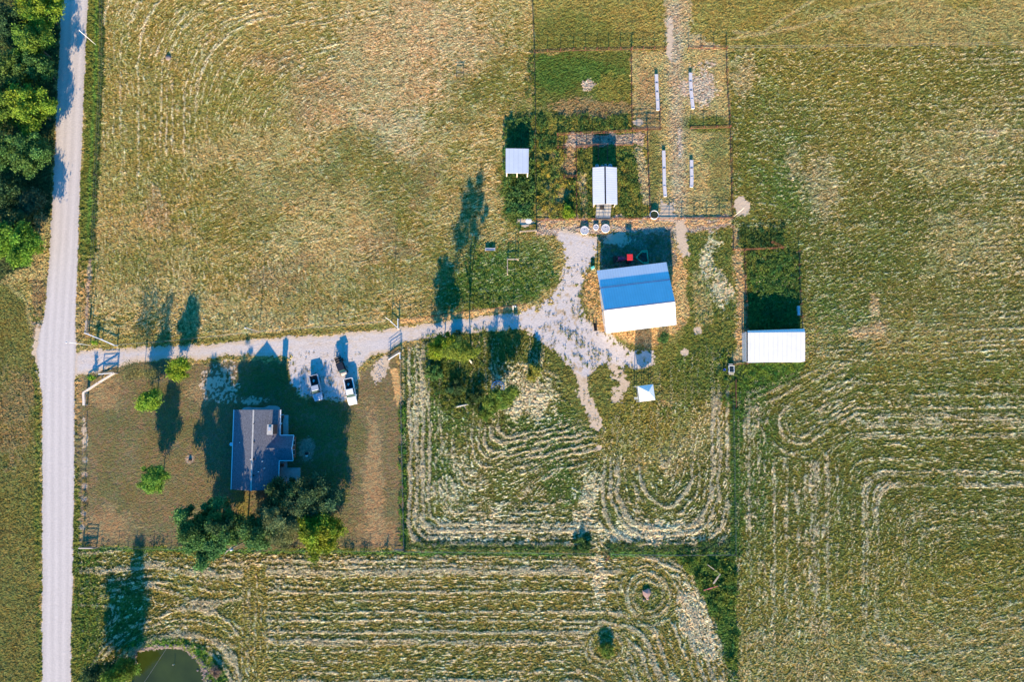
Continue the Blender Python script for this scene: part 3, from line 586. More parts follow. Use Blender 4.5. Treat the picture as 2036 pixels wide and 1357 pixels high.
# ------------------------------------------------------------------ pond
mb = MB(); pts = [P(x, y, -0.42) for x, y in [(240, 1440), (250, 1340), (262, 1296), (290, 1286), (348, 1284), (375, 1290), (400, 1312), (415, 1345), (422, 1420), (405, 1490), (260, 1490)]]
mb.add(pts[::-1], [tuple(range(len(pts)))]); tag(mb.build('water', M['water']), kind='structure')

def scatter_quads(name, cen, size, col, material, flat=0.6, parent=None, seed=1, asp=0.55):
    """many small leaf-shaped faces (one mesh); cen Nx3, size N, col Nx3"""
    g = np.random.default_rng(seed); n = len(cen)
    nrm = g.normal(size=(n, 3)); nrm[:, 2] = np.abs(nrm[:, 2]) + flat; nrm /= np.linalg.norm(nrm, axis=1)[:, None]
    a = g.normal(size=(n, 3)); a -= nrm * (a * nrm).sum(1)[:, None]; a /= np.linalg.norm(a, axis=1)[:, None]; b = np.cross(nrm, a)
    s = np.asarray(size)[:, None]
    v = np.stack([cen + a * s, cen + b * s * asp, cen - a * s, cen - b * s * asp], 1).reshape(-1, 3)
    q = np.arange(n * 4).reshape(n, 4)
    return np_mesh(name, v, q, np.repeat(np.clip(col, 0.004, 0.9), 4, axis=0), material, parent)

# ------------------------------------------------------------------ trees
def crown_pts(g, ells, n, nclump, spread):
    """leaf clumps spread through several overlapping ellipsoids"""
    cs = []; vol = np.array([e[3] * e[4] * e[5] for e in ells]); vol = vol / vol.sum()
    for e, f in zip(ells, vol):
        k = max(3, int(nclump * f)); d = g.normal(size=(k, 3)); d /= np.linalg.norm(d, axis=1)[:, None]
        r = g.random(k) ** 0.42; cs.append(np.array(e[:3]) + d * r[:, None] * np.array(e[3:6]))
    cs = np.concatenate(cs); w = g.random(len(cs)) ** 1.2 + 0.25; w /= w.sum()
    pick = g.choice(len(cs), n, p=w); sp = (spread * (0.6 + 0.8 * g.random(len(cs))))[pick][:, None]
    pts = cs[pick] + g.normal(size=(n, 3)) * sp * np.array([1, 1, 0.7])
    return pts, pick, cs
def tree(name, label, px, py, h, ells, col, n=9000, leaf=0.15, nclump=60, spread=0.38, trunk_r=0.14, fork=2.0, group=None, bark='bark', seed=0, cat='tree', var=0.28, flat=0.5, lean=(0, 0)):
    g = np.random.default_rng(seed + 100); b = P(px, py); t = thing(name, label, cat, b, 0, group)
    top = max(e[2] for e in ells); cx = sum(e[0] for e in ells) / len(ells); cy = sum(e[1] for e in ells) / len(ells)
    pts, pick, cs = crown_pts(g, ells, n, nclump, spread); pts[:, 2] = np.maximum(pts[:, 2], 0.1)
    mb = MB(); f = Vector((cx * 0.25 + lean[0], cy * 0.25 + lean[1], fork)); apex = Vector((cx * 0.8, cy * 0.8, top * 0.97))
    mid = f.lerp(apex, 0.5) + Vector(g.normal(size=3) * 0.15)
    mb.tube([(0, 0, -0.1), (f.x * 0.5, f.y * 0.5, fork * 0.5), f, mid, apex], [trunk_r * 1.25, trunk_r, trunk_r * 0.8, trunk_r * 0.45, 0.03], 8)
    for i in g.choice(len(cs), min(len(cs), 16), replace=False):
        e = Vector(cs[i]); s0 = f.lerp(apex, 0.02 + 0.6 * g.random()) if e.z > fork else f
        m = s0.lerp(e, 0.5) + Vector((0, 0, 0.15)) + Vector(g.normal(size=3) * 0.12)
        mb.tube([s0, m, e], [trunk_r * 0.42, trunk_r * 0.25, 0.02], 5)
    mb.build('trunk', M[bark], t, True)
    cc = 1.55 * np.array(col)[None, :] * (1 + var * (g.random(len(cs)) * 2 - 1))[pick][:, None]
    cc = cc * (1 + np.array([0.22, 0.03, -0.1]) * (g.random(len(cs)) * 2 - 1)[pick][:, None]) * (0.85 + 0.3 * g.random((n, 1)))
    sz = leaf * (0.6 + 0.8 * g.random(n))
    scatter_quads('crown', pts, sz, cc, M['leaf'], flat, t, seed + 3)
    return t
YG = (0.13, 0.19, 0.018); BG = (0.10, 0.19, 0.022); MG = (0.055, 0.115, 0.028); DG = (0.032, 0.066, 0.022); OG = (0.075, 0.095, 0.03); GOLD = (0.115, 0.155, 0.012); BGR = (0.05, 0.115, 0.03)
def oak(r, h, z=None, sq=0.75):
    """broad uneven crown as several lobes"""
    z = z or h * 0.62
    return [(0, 0, z, r * 0.75, r * 0.75, (h - z)), (r * 0.45, r * 0.1, z * 0.95, r * 0.5, r * 0.55, (h - z) * sq), (-r * 0.4, r * 0.35, z, r * 0.55, r * 0.5, (h - z) * sq), (-r * 0.15, -r * 0.5, z * 0.92, r * 0.55, r * 0.48, (h - z) * 0.65), (r * 0.2, r * 0.55, z * 0.97, r * 0.45, r * 0.42, (h - z) * 0.6)]
GW = 'trees along the west side of the gravel road'
def lean_base(px, py, z):          # ground point under a crown centre seen at px, py
    k = z / H; return px + (1018 - px) * k, py + (797 - py) * k
TREES = [(72, 12, 5.2, 9.5, YG, 'tall yellow-green roadside tree at the top edge of the picture'), (60, 84, 4.6, 9.0, (0.085, 0.15, 0.02), 'leafy mid-green roadside tree second from the top edge'),
       (14, 48, 4.4, 8.5, DG, 'dark green tree in the top left corner behind the first roadside tree'), (18, 140, 4.6, 8.8, (0.07, 0.12, 0.025), 'olive green tree on the left edge behind the second roadside tree'),
       (75, 133, 3.0, 7.6, MG, 'smaller roadside tree between the leafy second tree and the widest yellow-green one'), (58, 212, 5.4, 9.2, (0.12, 0.175, 0.016), 'widest yellow-green roadside tree with sunlit crown beside the shaded road'),
       (0, 215, 4.4, 8.8, (0.10, 0.15, 0.02), 'light green tree on the left edge behind the widest roadside tree'), (50, 302, 4.7, 8.4, (0.06, 0.12, 0.028), 'blue-green roadside tree with a ragged lower edge above the shaded gap'),
       (-8, 300, 4.5, 8.5, MG, 'green tree cut by the left edge behind the blue-green tree'), (10, 385, 4.0, 6.4, DG, 'very dark low tree in the shaded gap of the roadside row'), (58, 402, 3.0, 4.2, (0.05, 0.075, 0.035), 'low grey-green tree in the shaded gap nearest the road'),
       (38, 488, 4.6, 7.6, (0.085, 0.17, 0.018), 'bright green tree at the south end of the roadside row'), (-18, 478, 4.2, 7.6, BG, 'bright tree cut by the left edge at the south end of the row'), (28, 435, 2.8, 4.6, OG, 'small olive tree just above the bright southern tree')]
for i, (x, y, r, h, colr, lab) in enumerate(TREES):
    bx, by = lean_base(x, y, h * 0.65)
    tree('roadside_tree', lab, bx, by, h, oak(r * 0.92, h), colr, 15000 if r > 4 else 8000, 0.17, 95, 0.42, 0.18, h * 0.25, GW, seed=i)
GLt = 'young round trees on the brown lawn'
for i, (bx, by, h, r, colr, lab) in enumerate([(312, 797, 5.4, 2.6, (0.13, 0.22, 0.022), 'bright lime green round tree alone on the lawn below the driveway'),
        (325, 948, 6.2, 3.4, (0.10, 0.19, 0.025), 'green round tree on the lower lawn south of the lime green one'), (369, 737, 5.0, 2.7, (0.13, 0.19, 0.014), 'yellow-green round tree at the edge of the driveway')]):
    tree('lawn_tree', lab, bx, by, h, [(0, 0, h * 0.62, r * 0.8, r * 0.8, h * 0.33), (-0.5, -0.6, h * 0.55, r * 0.7, r * 0.6, h * 0.25), (0.7, 0.5, h * 0.65, r * 0.6, r * 0.6, h * 0.25)], colr, 13000, 0.125, 60, 0.33, 0.09, h * 0.3, GLt, seed=20 + i, var=0.2)
tree('thin_tree', 'thin-leaved olive tree casting a pale lacy shade beside the driveway', 287, 741, 6.0, [(0, 0, 3.6, 2.4, 2.0, 2.2)], (0.10, 0.10, 0.035), 1900, 0.11, 40, 0.5, 0.07, 1.2, seed=27)
tree('thin_tree', 'narrow thin tree beside the yellow-green round tree', 322, 744, 6.4, [(0, 0, 4.2, 1.1, 1.1, 2.1)], (0.10, 0.10, 0.035), 1300, 0.11, 24, 0.35, 0.05, 1.5, seed=28)
GS = 'tall trees on the south side of the house'
for i, (x, y, r, h, colr, lab, n) in enumerate([(412, 1062, 6.0, 11.2, BGR, 'largest round dark green tree left of the utility pole south of the house', 42000), (512, 1062, 3.5, 9.0, (0.045, 0.105, 0.03), 'narrower green tree just right of the utility pole', 20000),
        (563, 1040, 4.6, 8.8, (0.085, 0.105, 0.04), 'feathery olive tree in the middle of the south cluster', 30000), (612, 1000, 5.4, 8.2, (0.045, 0.085, 0.035), 'broad dark blue-green tree beside the patio', 26000),
        (634, 1066, 4.2, 7.6, GOLD, 'golden yellow-green tree at the right end of the south cluster', 16000), (566, 990, 3.6, 7.4, DG, 'dark tree between the patio and the olive tree', 11000)]):
    bx, by = lean_base(x, y, h * 0.6); tree('house_tree', lab, bx, by, h, oak(r * 1.05, h, h * 0.55, 0.85), colr, int(n * 1.4), 0.17 if i != 2 else 0.13, 110, 0.42, 0.2, 2.0, GS, seed=40 + i, var=0.35)
tree('cedar_tree', 'slim dark cedar right beside the house corner', 470, 1030, 11.8, [(0, 0, 4, 2.0, 1.5, 3.2), (0, 0, 7.5, 1.6, 1.2, 3), (-.2, 0, 10, 0.9, 0.7, 2)], DG, 12000, 0.16, 90, 0.3, 0.1, 0.5, seed=48)
tree('pond_tree', 'dark tree with yellow-green tips hanging over the pond', 258, 1324, 8.4, [(0, 0, 2.6, 3.3, 2.6, 2.0), (0.2, 0, 4.6, 2.5, 2.0, 1.8), (-.3, 0, 6.3, 1.5, 1.3, 1.6), (0, 0, 7.5, .8, .8, 1.0), (-1.5, -1, 2.8, 2.4, 2, 1.6)], (0.07, 0.12, 0.015), 17000, 0.15, 90, 0.4, 0.2, 2, seed=50, var=0.5, group='trees beside the pond')
tree('pond_tree', 'shaded dark tree at the bottom edge left of the pond', 228, 1336, 6.4, oak(3.0, 6.4), DG, 13000, 0.15, 70, 0.4, 0.2, 2, seed=51, group='trees beside the pond')
# clump between driveway and hay field
tree('yard_tree', 'yellow-green tree with wide loose crown below the driveway', 882, 700, 7.2, [(0.9, 0.6, 4.6, 2.3, 2.2, 2.2), (-0.9, 0.2, 4.2, 2.1, 1.7, 2.6), (1.6, 1.8, 3.2, 1.6, 1.5, 1.5)], (0.12, 0.16, 0.012), 13000, 0.14, 60, 0.33, 0.12, 1.6, seed=55, var=0.35)
tree('forked_tree', 'tall pale-barked forked tree with sparse leaves behind the yellow-green tree', 938, 722, 12.4, [(-1.9, 1.6, 9.4, 2.0, 1.6, 2.8), (0.2, 1.2, 10.2, 1.9, 1.6, 2.4), (-4.0, 1.0, 7.6, 1.7, 1.2, 1.7)], (0.10, 0.14, 0.02), 9500, 0.13, 36, 0.36, 0.17, 2.6, bark='palebark', seed=56, lean=(-0.3, 0.9))
tree('yard_tree', 'rounded olive green tree by the blue hay ring', 992, 795, 6.4, [(0, 0, 3.8, 2.7, 2.0, 2.5), (2.0, 1.0, 4.0, 2.0, 1.6, 2.0), (-1.5, -0.9, 2.6, 1.5, 1.5, 1.5)], (0.085, 0.13, 0.02), 11000, 0.14, 60, 0.33, 0.12, 1.2, seed=57, var=0.35)
def shrub(name, label, px, py, r, h, colr, n=2500, leaf=0.12, seed=0, group=None, ry=None, spread=0.2):
    return tree(name, label, px, py, h, [(0, 0, h * 0.5, r * 0.85, (ry or r) * 0.85, h * 0.45), (r * 0.35, -r * 0.2, h * 0.4, r * 0.5, r * 0.5, h * 0.4)], colr, n, leaf, 26, spread, 0.04, h * 0.2, group, seed=seed, cat='bush', var=0.35)
shrub('bush', 'dark round bush left of the yellow-green yard tree', 862, 742, 1.9, 2.2, MG, 4500, seed=60)
shrub('bush', 'feathery yellowish bush between the hay ring and the driveway', 1062, 742, 1.6, 2.6, (0.17, 0.17, 0.03), 3500, 0.16, seed=61, ry=2.0)
shrub('bush', 'small round bush alone in the lower hay field', 1205, 1290, 1.6, 1.3, (0.10, 0.14, 0.02), 3500, seed=62)
shrub('bush', 'leafy green bush in the fence line beside the field track', 1155, 1086, 1.9, 0.9, (0.05, 0.09, 0.02), 4000, 0.17, seed=63)
shrub('bush', 'bright yellow-green bush in the weedy pen by the pipe fence', 1128, 424, 1.6, 1.8, (0.13, 0.20, 0.015), 4000, seed=64)
shrub('columnar_shrub', 'tiny upright evergreen above the driveway entrance', 192, 683, 0.55, 1.7, (0.16, 0.24, 0.02), 900, 0.08, seed=65, spread=0.1)
shrub('columnar_shrub', 'tiny upright evergreen below the driveway entrance', 188, 752, 0.6, 1.9, (0.14, 0.24, 0.02), 900, 0.08, seed=66, spread=0.1)
shrub('bush', 'dark green bush just above the yellow-green yard tree', 905, 672, 1.5, 2.0, DG, 3200, seed=67)
shrub('bush', 'dark tangled bush between the yard tree and the fallen log', 905, 772, 2.4, 1.6, DG, 5000, seed=68, ry=1.8)
shrub('bush', 'dark bush left of the blue hay ring', 945, 790, 2.4, 1.5, (0.045, 0.075, 0.02), 5000, seed=69)
shrub('bush', 'low green bush south of the olive yard tree', 968, 822, 1.8, 1.2, (0.075, 0.13, 0.02), 3500, seed=70)
shrub('bush', 'wispy dried bush on the pond bank', 432, 1335, 1.1, 1.0, (0.16, 0.11, 0.08), 1500, 0.1, seed=71)
shrub('bush', 'green weed bush near the east yard corner of the barn', 1318, 672, 1.1, 0.8, (0.05, 0.11, 0.03), 2000, seed=72)

# ------------------------------------------------------------------ weeds: dense low leaves, uncountable
def weeds(specs):
    g = np.random.default_rng(5); cen = []; sz = []; col = []
    gz = lambda x, y: Z[np.clip(((y - ys[0]) / STEP).astype(int), 0, NY - 1), np.clip(((x - xs[0]) / STEP).astype(int), 0, NX - 1)]
    for (poly, dens, hgt, colr, leaf) in specs:
        p = np.array(poly, float); lo, hi = p.min(0), p.max(0); area = (hi - lo).prod() * 0.01
        n = int(area * dens); u = lo[0] + g.random(n) * (hi[0] - lo[0]); v = lo[1] + g.random(n) * (hi[1] - lo[1])
        w = np.array([P(a, b) for a, b in zip(u, v)]); x, y = w[:, 0], w[:, 1]
        sd = sd_poly(poly, u.astype(np.float32), v.astype(np.float32)); m = sd + 14 * fbm(x, y, 1.5, 7) * 2 > -1
        m &= fbm(x, y, 1.6, 9, 2) * 3 + 0.35 > -0.25 + 0.5 * g.random(n)
        x, y = x[m], y[m]; k = 7; x = np.repeat(x, k) + g.normal(size=len(x) * k) * 0.13; y = np.repeat(y, k) + g.normal(size=len(y) * k) * 0.13
        hh = hgt * (0.5 + 1.0 * np.clip(fbm(x, y, 1.3, 15, 2) * 2 + 0.5, 0, 1)) * g.random(len(x)) ** 0.7
        cen.append(np.stack([x, y, gz(x, y) + 0.04 + hh], 1)); sz.append(leaf * (0.6 + 0.8 * g.random(len(x))))
        tint = fbm(x, y, 1.0, 19, 2)[:, None] * 2.2; cv = 1.7 * np.array(colr) * np.array([1.15, 1.0, 0.8]) * (1 + 0.35 * (g.random((len(x), 1)) * 2 - 1)) * (1 + tint * np.array([0.9, 0.3, 0.0])); col.append(cv)
    return np.concatenate(cen), np.concatenate(sz), np.concatenate(col)
WS = [([(1003, 300), (1010, 240), (1056, 236), (1062, 345), (1062, 436), (1035, 436), (1012, 420), (1000, 345)], 16, 0.5, (0.045, 0.10, 0.03), 0.16),
      ([(1068, 300), (1118, 300), (1118, 356), (1144, 360), (1144, 434), (1066, 436)], 14, 0.6, (0.13, 0.14, 0.03), 0.13), ([(1068, 268), (1106, 268), (1106, 298), (1066, 298)], 14, 0.4, (0.045, 0.09, 0.025), 0.13),
      ([(1122, 358), (1144, 358), (1144, 420), (1122, 420)], 16, 0.5, (0.04, 0.085, 0.02), 0.13), ([(1148, 295), (1178, 295), (1180, 434), (1148, 434)], 10, 0.4, (0.07, 0.10, 0.025), 0.12), ([(1228, 292), (1262, 296), (1284, 434), (1218, 434)], 11, 0.4, (0.07, 0.11, 0.025), 0.12),
      ([(1068, 236), (1160, 225), (1254, 234), (1254, 258), (1068, 266)], 12, 0.4, (0.05, 0.09, 0.022), 0.12), ([(1048, 110), (1062, 105), (1064, 236), (1044, 236)], 8, 0.4, (0.05, 0.09, 0.02), 0.12),
      ([(1486, 500), (1590, 500), (1593, 652), (1500, 655)], 11, 0.35, (0.05, 0.10, 0.025), 0.12), ([(1466, 455), (1560, 460), (1555, 496), (1462, 500)], 12, 0.5, (0.035, 0.07, 0.02), 0.13),
      ([(1466, 722), (1605, 724), (1560, 752), (1490, 770), (1464, 800)], 8, 0.35, (0.06, 0.12, 0.02), 0.12), ([(1440, 690), (1455, 720), (1470, 760), (1462, 830), (1440, 800), (1425, 740)], 8, 0.4, (0.06, 0.11, 0.02), 0.12),
      ([(1335, 1104), (1462, 1104), (1466, 1357), (1425, 1240), (1385, 1150)], 11, 0.55, (0.065, 0.11, 0.02), 0.14), ([(1215, 1080), (1460, 1075), (1462, 1104), (1215, 1100)], 8, 0.35, (0.05, 0.09, 0.02), 0.12), ([(810, 1078), (1170, 1084), (1170, 1098), (810, 1092)], 9, 0.35, (0.045, 0.085, 0.02), 0.12),
      ([(792, 800), (806, 800), (808, 1090), (796, 1090)], 10, 0.35, (0.06, 0.13, 0.02), 0.12), ([(840, 672), (960, 650), (965, 740), (960, 830), (900, 830), (850, 770)], 6, 0.35, (0.055, 0.09, 0.02), 0.12), ([(930, 520), (1090, 520), (1100, 570), (1040, 602), (870, 618), (880, 590)], 5, 0.25, (0.08, 0.12, 0.025), 0.11),
      ([(1365, 470), (1448, 465), (1462, 690), (1440, 770), (1372, 770), (1375, 640)], 2.2, 0.22, (0.075, 0.11, 0.025), 0.11), ([(1110, 640), (1180, 690), (1240, 720), (1300, 735), (1290, 760), (1180, 740), (1120, 700)], 2.5, 0.25, (0.06, 0.085, 0.02), 0.12), ([(1185, 470), (1340, 468), (1345, 520), (1290, 525), (1195, 535)], 1.3, 0.2, (0.07, 0.09, 0.03), 0.11),
      ([(262, 1284), (300, 1274), (350, 1272), (410, 1296), (450, 1340), (455, 1400), (425, 1400), (412, 1330), (370, 1290), (300, 1290)], 7, 0.3, (0.09, 0.16, 0.02), 0.12), ([(430, 720), (560, 715), (600, 790), (690, 800), (690, 830), (570, 810), (440, 790)], 1.2, 0.1, (0.06, 0.08, 0.03), 0.09),
      ([(166, 1086), (380, 1089), (380, 1094), (166, 1091)], 26, 0.55, (0.06, 0.10, 0.02), 0.1), ([(560, 1091), (803, 1092), (803, 1098), (560, 1097)], 26, 0.6, (0.06, 0.10, 0.02), 0.1), ([(172, 812), (176, 812), (170, 1080), (165, 1080)], 5, 0.3, (0.10, 0.10, 0.03), 0.1),
      ([(150, 1100), (200, 1100), (200, 1357), (160, 1400)], 3, 0.3, (0.07, 0.12, 0.02), 0.12), ([(-40, 0), (98, 0), (92, 250), (85, 430), (50, 520), (-40, 520)], 3, 0.7, (0.035, 0.06, 0.02), 0.16), ([(1040, 650), (1075, 690), (1110, 712), (1150, 800), (1180, 850), (1215, 840), (1205, 750), (1240, 735), (1190, 700), (1120, 640)], 1.6, 0.15, (0.09, 0.085, 0.03), 0.09), ([(1040, 600), (1100, 590), (1120, 540), (1185, 500), (1170, 640), (1200, 670), (1120, 660)], 0.9, 0.12, (0.09, 0.08, 0.035), 0.09), ([(560, 700), (720, 700), (700, 810), (600, 810)], 1.0, 0.12, (0.08, 0.075, 0.035), 0.09),
      ([(1150, 540), (1190, 520), (1200, 600), (1185, 650), (1150, 640), (1135, 600)], 3, 0.2, (0.08, 0.10, 0.03), 0.1)]
cen, sz, col = weeds(WS)
tag(scatter_quads('weeds', cen, sz, col, M['leaf'], 0.8, None, 9), 'dense low green weeds growing along the pens and fences', 'weeds', kind='stuff')
# loose cut hay lying on the rows
g = np.random.default_rng(11); hay_m = (strength * row * (0.4 + 0.6 * (NF > 0)) * (1.0 * mB + 0.9 * mC + 0.6 * mD + 0.3 * mA)).ravel(); hay_m = np.clip(hay_m, 0, None); hay_m /= hay_m.sum()
ii = g.choice(hay_m.size, 220000, p=hay_m); cen = VV[ii] + g.normal(size=(220000, 3)) * np.array([0.12, 0.12, 0.02]); cen[:, 2] += 0.06
tag(scatter_quads('cut_hay', cen, 0.06 + 0.11 * g.random(220000), np.array([0.62, 0.51, 0.31]) * (0.55 + 0.6 * g.random((220000, 1))), M['ground'], 1.2, None, 12, 0.28), 'pale loose cut hay lying in curved rows over the fields', 'hay', kind='stuff')
# standing grass and stubble everywhere off the gravel
g = np.random.default_rng(21); gw = ((~isR) & (~isG) & (sdP < -8)).astype(np.float64) * np.where(mLw > 0.5, 0.45, 1.0) * np.clip(1 + 0.5 * NC, 0.2, 2) * ((V > -20) & (V < 1380) & (U > -20) & (U < 2056)); gw = gw.ravel(); gw /= gw.sum()
NG = 750000; ii = g.choice(gw.size, NG, p=gw); cen = VV[ii] + g.normal(size=(NG, 3)) * np.array([0.08, 0.08, 0.0]); lawn_ = mLw.ravel()[ii] > 0.5; sz = (0.055 + 0.10 * g.random(NG) ** 1.5) * np.where(lawn_, 0.55, 1.0); cen[:, 2] += sz * 0.45
cg = CC[ii] * (0.62 + 0.80 * g.random((NG, 1))) * (1 + np.array([0.18, 0.0, -0.12]) * (g.random((NG, 1)) * 2 - 1))
tag(scatter_quads('grass', cen, sz, cg, M['ground'], 0.25, None, 23, 0.38), 'short dry and green grass covering the fields and lawn', 'grass', kind='stuff')
# riprap on the pond bank
def rocks(name, spots, rr, material, z0=0.0, seed=1):
    g = np.random.default_rng(seed); bm = bmesh.new()
    for (x, y, z) in spots:
        r = rr * (0.5 + g.random()); m = Matrix.Translation((x, y, z + z0)) @ Matrix.Rotation(g.random() * 6, 4, 'Z') @ Matrix.Diagonal((1, 0.6 + 0.5 * g.random(), 0.5 + 0.3 * g.random(), 1))
        res = bmesh.ops.create_icosphere(bm, subdivisions=1, radius=r, matrix=m)
        for v in res['verts']: v.co += Vector(g.normal(size=3) * r * 0.13)
    me = bpy.data.meshes.new(name); bm.to_mesh(me); bm.free(); me.materials.append(material); o = bpy.data.objects.new(name, me); COL.objects.link(o); return o
bankpx = [(282, 1293), (300, 1290), (320, 1288), (345, 1286), (362, 1290), (378, 1299), (392, 1311), (402, 1326), (408, 1342), (412, 1360), (414, 1385)]
sp = []
for _ in range(900):
    k = random.random() * (len(bankpx) - 1.001); i = int(k); f = k - i; x = bankpx[i][0] * (1 - f) + bankpx[i + 1][0] * f; y = bankpx[i][1] * (1 - f) + bankpx[i + 1][1] * f
    w_ = 1.0 + 4.5 * k / 10; ang = 0.3 * (k - 2); x += random.gauss(0, w_) ; y += random.gauss(0, 1.8); q = P(x, y); ix = int((q.x - xs[0]) / STEP); iy = int((q.y - ys[0]) / STEP); zz = float(Z[min(max(iy, 0), NY - 1), ix]); sp.append((q.x, q.y, max(zz, -0.45)))
tag(rocks('riprap', sp, 0.17, M['stone'], 0.03, 3), 'strip of broken grey-brown stones lining the pond bank', 'stones', kind='stuff')

# ------------------------------------------------------------------ fences
def along(pts, step):
    """points every step metres along a traced ground line"""
    W = [P(*p) for p in pts]; out = []
    for a, b in zip(W[:-1], W[1:]):
        n = max(1, round((b - a).length / step))
        for i in range(n): out.append(a.lerp(b, i / n))
    out.append(W[-1]); return out
def fence(name, label, pts, hgt, rails, step=2.4, pr=0.05, rr=0.04, pm='rust', rm_='rust', group='fences', cat='fence', droop=0.0):
    pp = along(pts, step); o0 = pp[0].copy(); t = thing(name, label, cat, o0, 0, group); q = [p - o0 for p in pp]
    m = MB().tube([(0, 0, -0.15), (0, 0, hgt)], pr, 6); first = m.build('post', M[pm], t); first.location = q[0]
    for p in q[1:][:99]:
        c_ = first.copy(); COL.objects.link(c_); c_.parent = t; c_.location = p
    for z in rails:
        m = MB(); m.tube([(p.x, p.y, z + random.uniform(-droop, droop)) for p in q], rr if (z == rails[0] or name != 'pipe_fence') else 0.014, 5)
        m.build('rail' if rr > 0.015 else 'wire', M[rm_], t)
    return t
PG = 'rust-red pipe fences of the pens'; WG = 'wire fences round the fields'
RL = (0.22, 0.8, 1.25)
def pf(lab, pts, h=1.3, rails=RL, mt='rust', **k): return fence('pipe_fence', lab, pts, h, rails, 2.4, 0.08, k.pop('rr', 0.05), 'rust', mt, PG, **k)
pf('pipe fence along the top of the green pen', [(1062, 105), (1140, 101), (1256, 99), (1322, 98)])
pf('short pipe fence right of the top gateway', [(1368, 97), (1444, 97)], mt='rustbright')
pf('pipe fence between the green pen and the feeding lane', [(1254, 100), (1256, 258)])
pf('pipe fence down the east side of the feeding lane', [(1443, 98), (1446, 190), (1451, 254), (1455, 434)])
pf('short cross fence in the east half of the feeding lane', [(1372, 256), (1450, 254)], mt='rustbright')
pf('short cross fence stub beside the upper left feed bunks', [(1311, 222), (1312, 258)])
pf('teal-tinted short fence joining the small gravel pen', [(1256, 259), (1312, 258)])
pf('pipe fence along the top of the sorting pens', [(1108, 269), (1200, 265), (1286, 260)], mt='rustbright')
pf('long pipe fence between the sorting pens and the feed lane', [(1286, 260), (1288, 330), (1292, 434)])
pf('inner alley fence at the left of the sorting pens', [(1109, 269), (1109, 295), (1121, 295)])
pf('inner alley fence left rail down to the orange cross rail', [(1121, 270), (1121, 355)])
pf('short orange cross rail closing the alley', [(1121, 353), (1145, 352)], mt='rustbright', rr=0.09)
pf('inner alley fence right rail down to the bottom fence', [(1145, 295), (1146, 435)])
pf('inner fence across the top of the small barn pen', [(1145, 294), (1207, 290)], mt='rustbright')
pf('tiny pen fence leading into the small barn', [(1207, 290), (1207, 320)])
pf('tiny pen fence left rail behind the small barn', [(1189, 291), (1189, 318)])
pf('inner fence right of the small barn alley', [(1222, 290), (1257, 289)], mt='rustbright')
pf('pipe fence along the bottom of the pens beside the barn yard', [(1066, 438), (1200, 437), (1330, 436), (1455, 434)], mt='rustbright', rr=0.06)
pf('pipe fence down the left side of the long weedy pen', [(1457, 452), (1458, 498)])
pf('pipe fence across the top of the long weedy pen', [(1457, 498), (1556, 494)], mt='rustbright')
pf('open orange gate rail at the corner of the long weedy pen', [(1556, 494), (1532, 482)], mt='rustbright')
pf('left side fence of the long weedy pen', [(1479, 500), (1482, 600), (1484, 656)])
pf('right side fence of the long weedy pen', [(1587, 500), (1589, 580), (1595, 656)], rails=(0.5, 1.0), mt='darkpipe')
pf('short rust fence joining the shed to the small trailer', [(1484, 724), (1456, 726)])
fence('wire_fence', 'wire fence down the east edge of the northwest pasture', [(1057, -10), (1060, 60), (1062, 105), (1064, 236), (1066, 438), (1067, 470)], 1.4, (0.5, 0.9, 1.3), 3, 0.06, 0.02, 'darkwood', 'darkpipe', WG)
fence('wire_fence', 'wire fence between the upper right field and the large right field', [(1444, 97), (1640, 95), (1850, 92), (2080, 89)], 1.3, (0.5, 1.2), 4, 0.05, 0.012, 'darkpipe', 'wire', WG)
fence('wire_fence', 'wire fence along the road side of the northwest pasture', [(205, -10), (204, 150), (194, 350), (186, 560), (177, 655)], 1.3, (0.5, 1.2), 4, 0.06, 0.012, 'darkwood', 'wire', WG)
fence('wire_fence', 'wire fence along the north side of the driveway', [(233, 687), (330, 680), (500, 662), (640, 651), (768, 640)], 1.2, (0.5, 1.1), 3, 0.05, 0.015, 'darkwood', 'wire', WG)
fence('wire_fence', 'dark wire fence between the driveway bank and the green corner', [(793, 640), (900, 624), (1020, 610), (1046, 606)], 1.2, (0.3, 0.7, 1.1), 2.2, 0.06, 0.018, 'darkwood', 'rust', WG)
fence('wire_fence', 'wire fence down the east side of the lawn', [(797, 716), (799, 860), (804, 1094)], 1.3, (0.4, 0.8, 1.2), 2.6, 0.06, 0.015, 'darkwood', 'wire', WG)
fence('wire_fence', 'wire fence along the south side of the lawn', [(166, 1088), (375, 1092), (560, 1095), (805, 1096)], 1.1, (0.35, 0.75, 1.05), 3.6, 0.05, 0.009, 'darkwood', 'wire', WG)
fence('wire_fence', 'wire fence between the middle hay field and the lower hay field', [(806, 1097), (1000, 1099), (1175, 1101)], 1.2, (0.3, 0.7, 1.1), 3.2, 0.06, 0.012, 'darkwood', 'wire', WG)
fence('wire_fence', 'wire fence right of the field track below the middle hay field', [(1212, 1102), (1330, 1104), (1461, 1103)], 1.2, (0.3, 0.7, 1.1), 3.2, 0.06, 0.014, 'darkwood', 'wire', WG)
fence('wire_fence', 'wire fence down the west side of the lawn by the road verge', [(172, 806), (170, 940), (166, 1086)], 1.2, (0.5, 1.1), 4.2, 0.07, 0.012, 'wood', 'wire', WG)
fence('wire_fence', 'wire fence between the middle hay field and the large right field', [(1456, 790), (1459, 950), (1461, 1100)], 1.2, (0.5, 1.1), 3.5, 0.06, 0.012, 'darkwood', 'wire', WG)
fence('pipe_rail', 'single rusty rail standing below the small trailer', [(1461, 755), (1461, 778), (1462, 810)], 0.8, (0.75,), 2.6, 0.05, 0.09, 'rust', 'rust', PG)
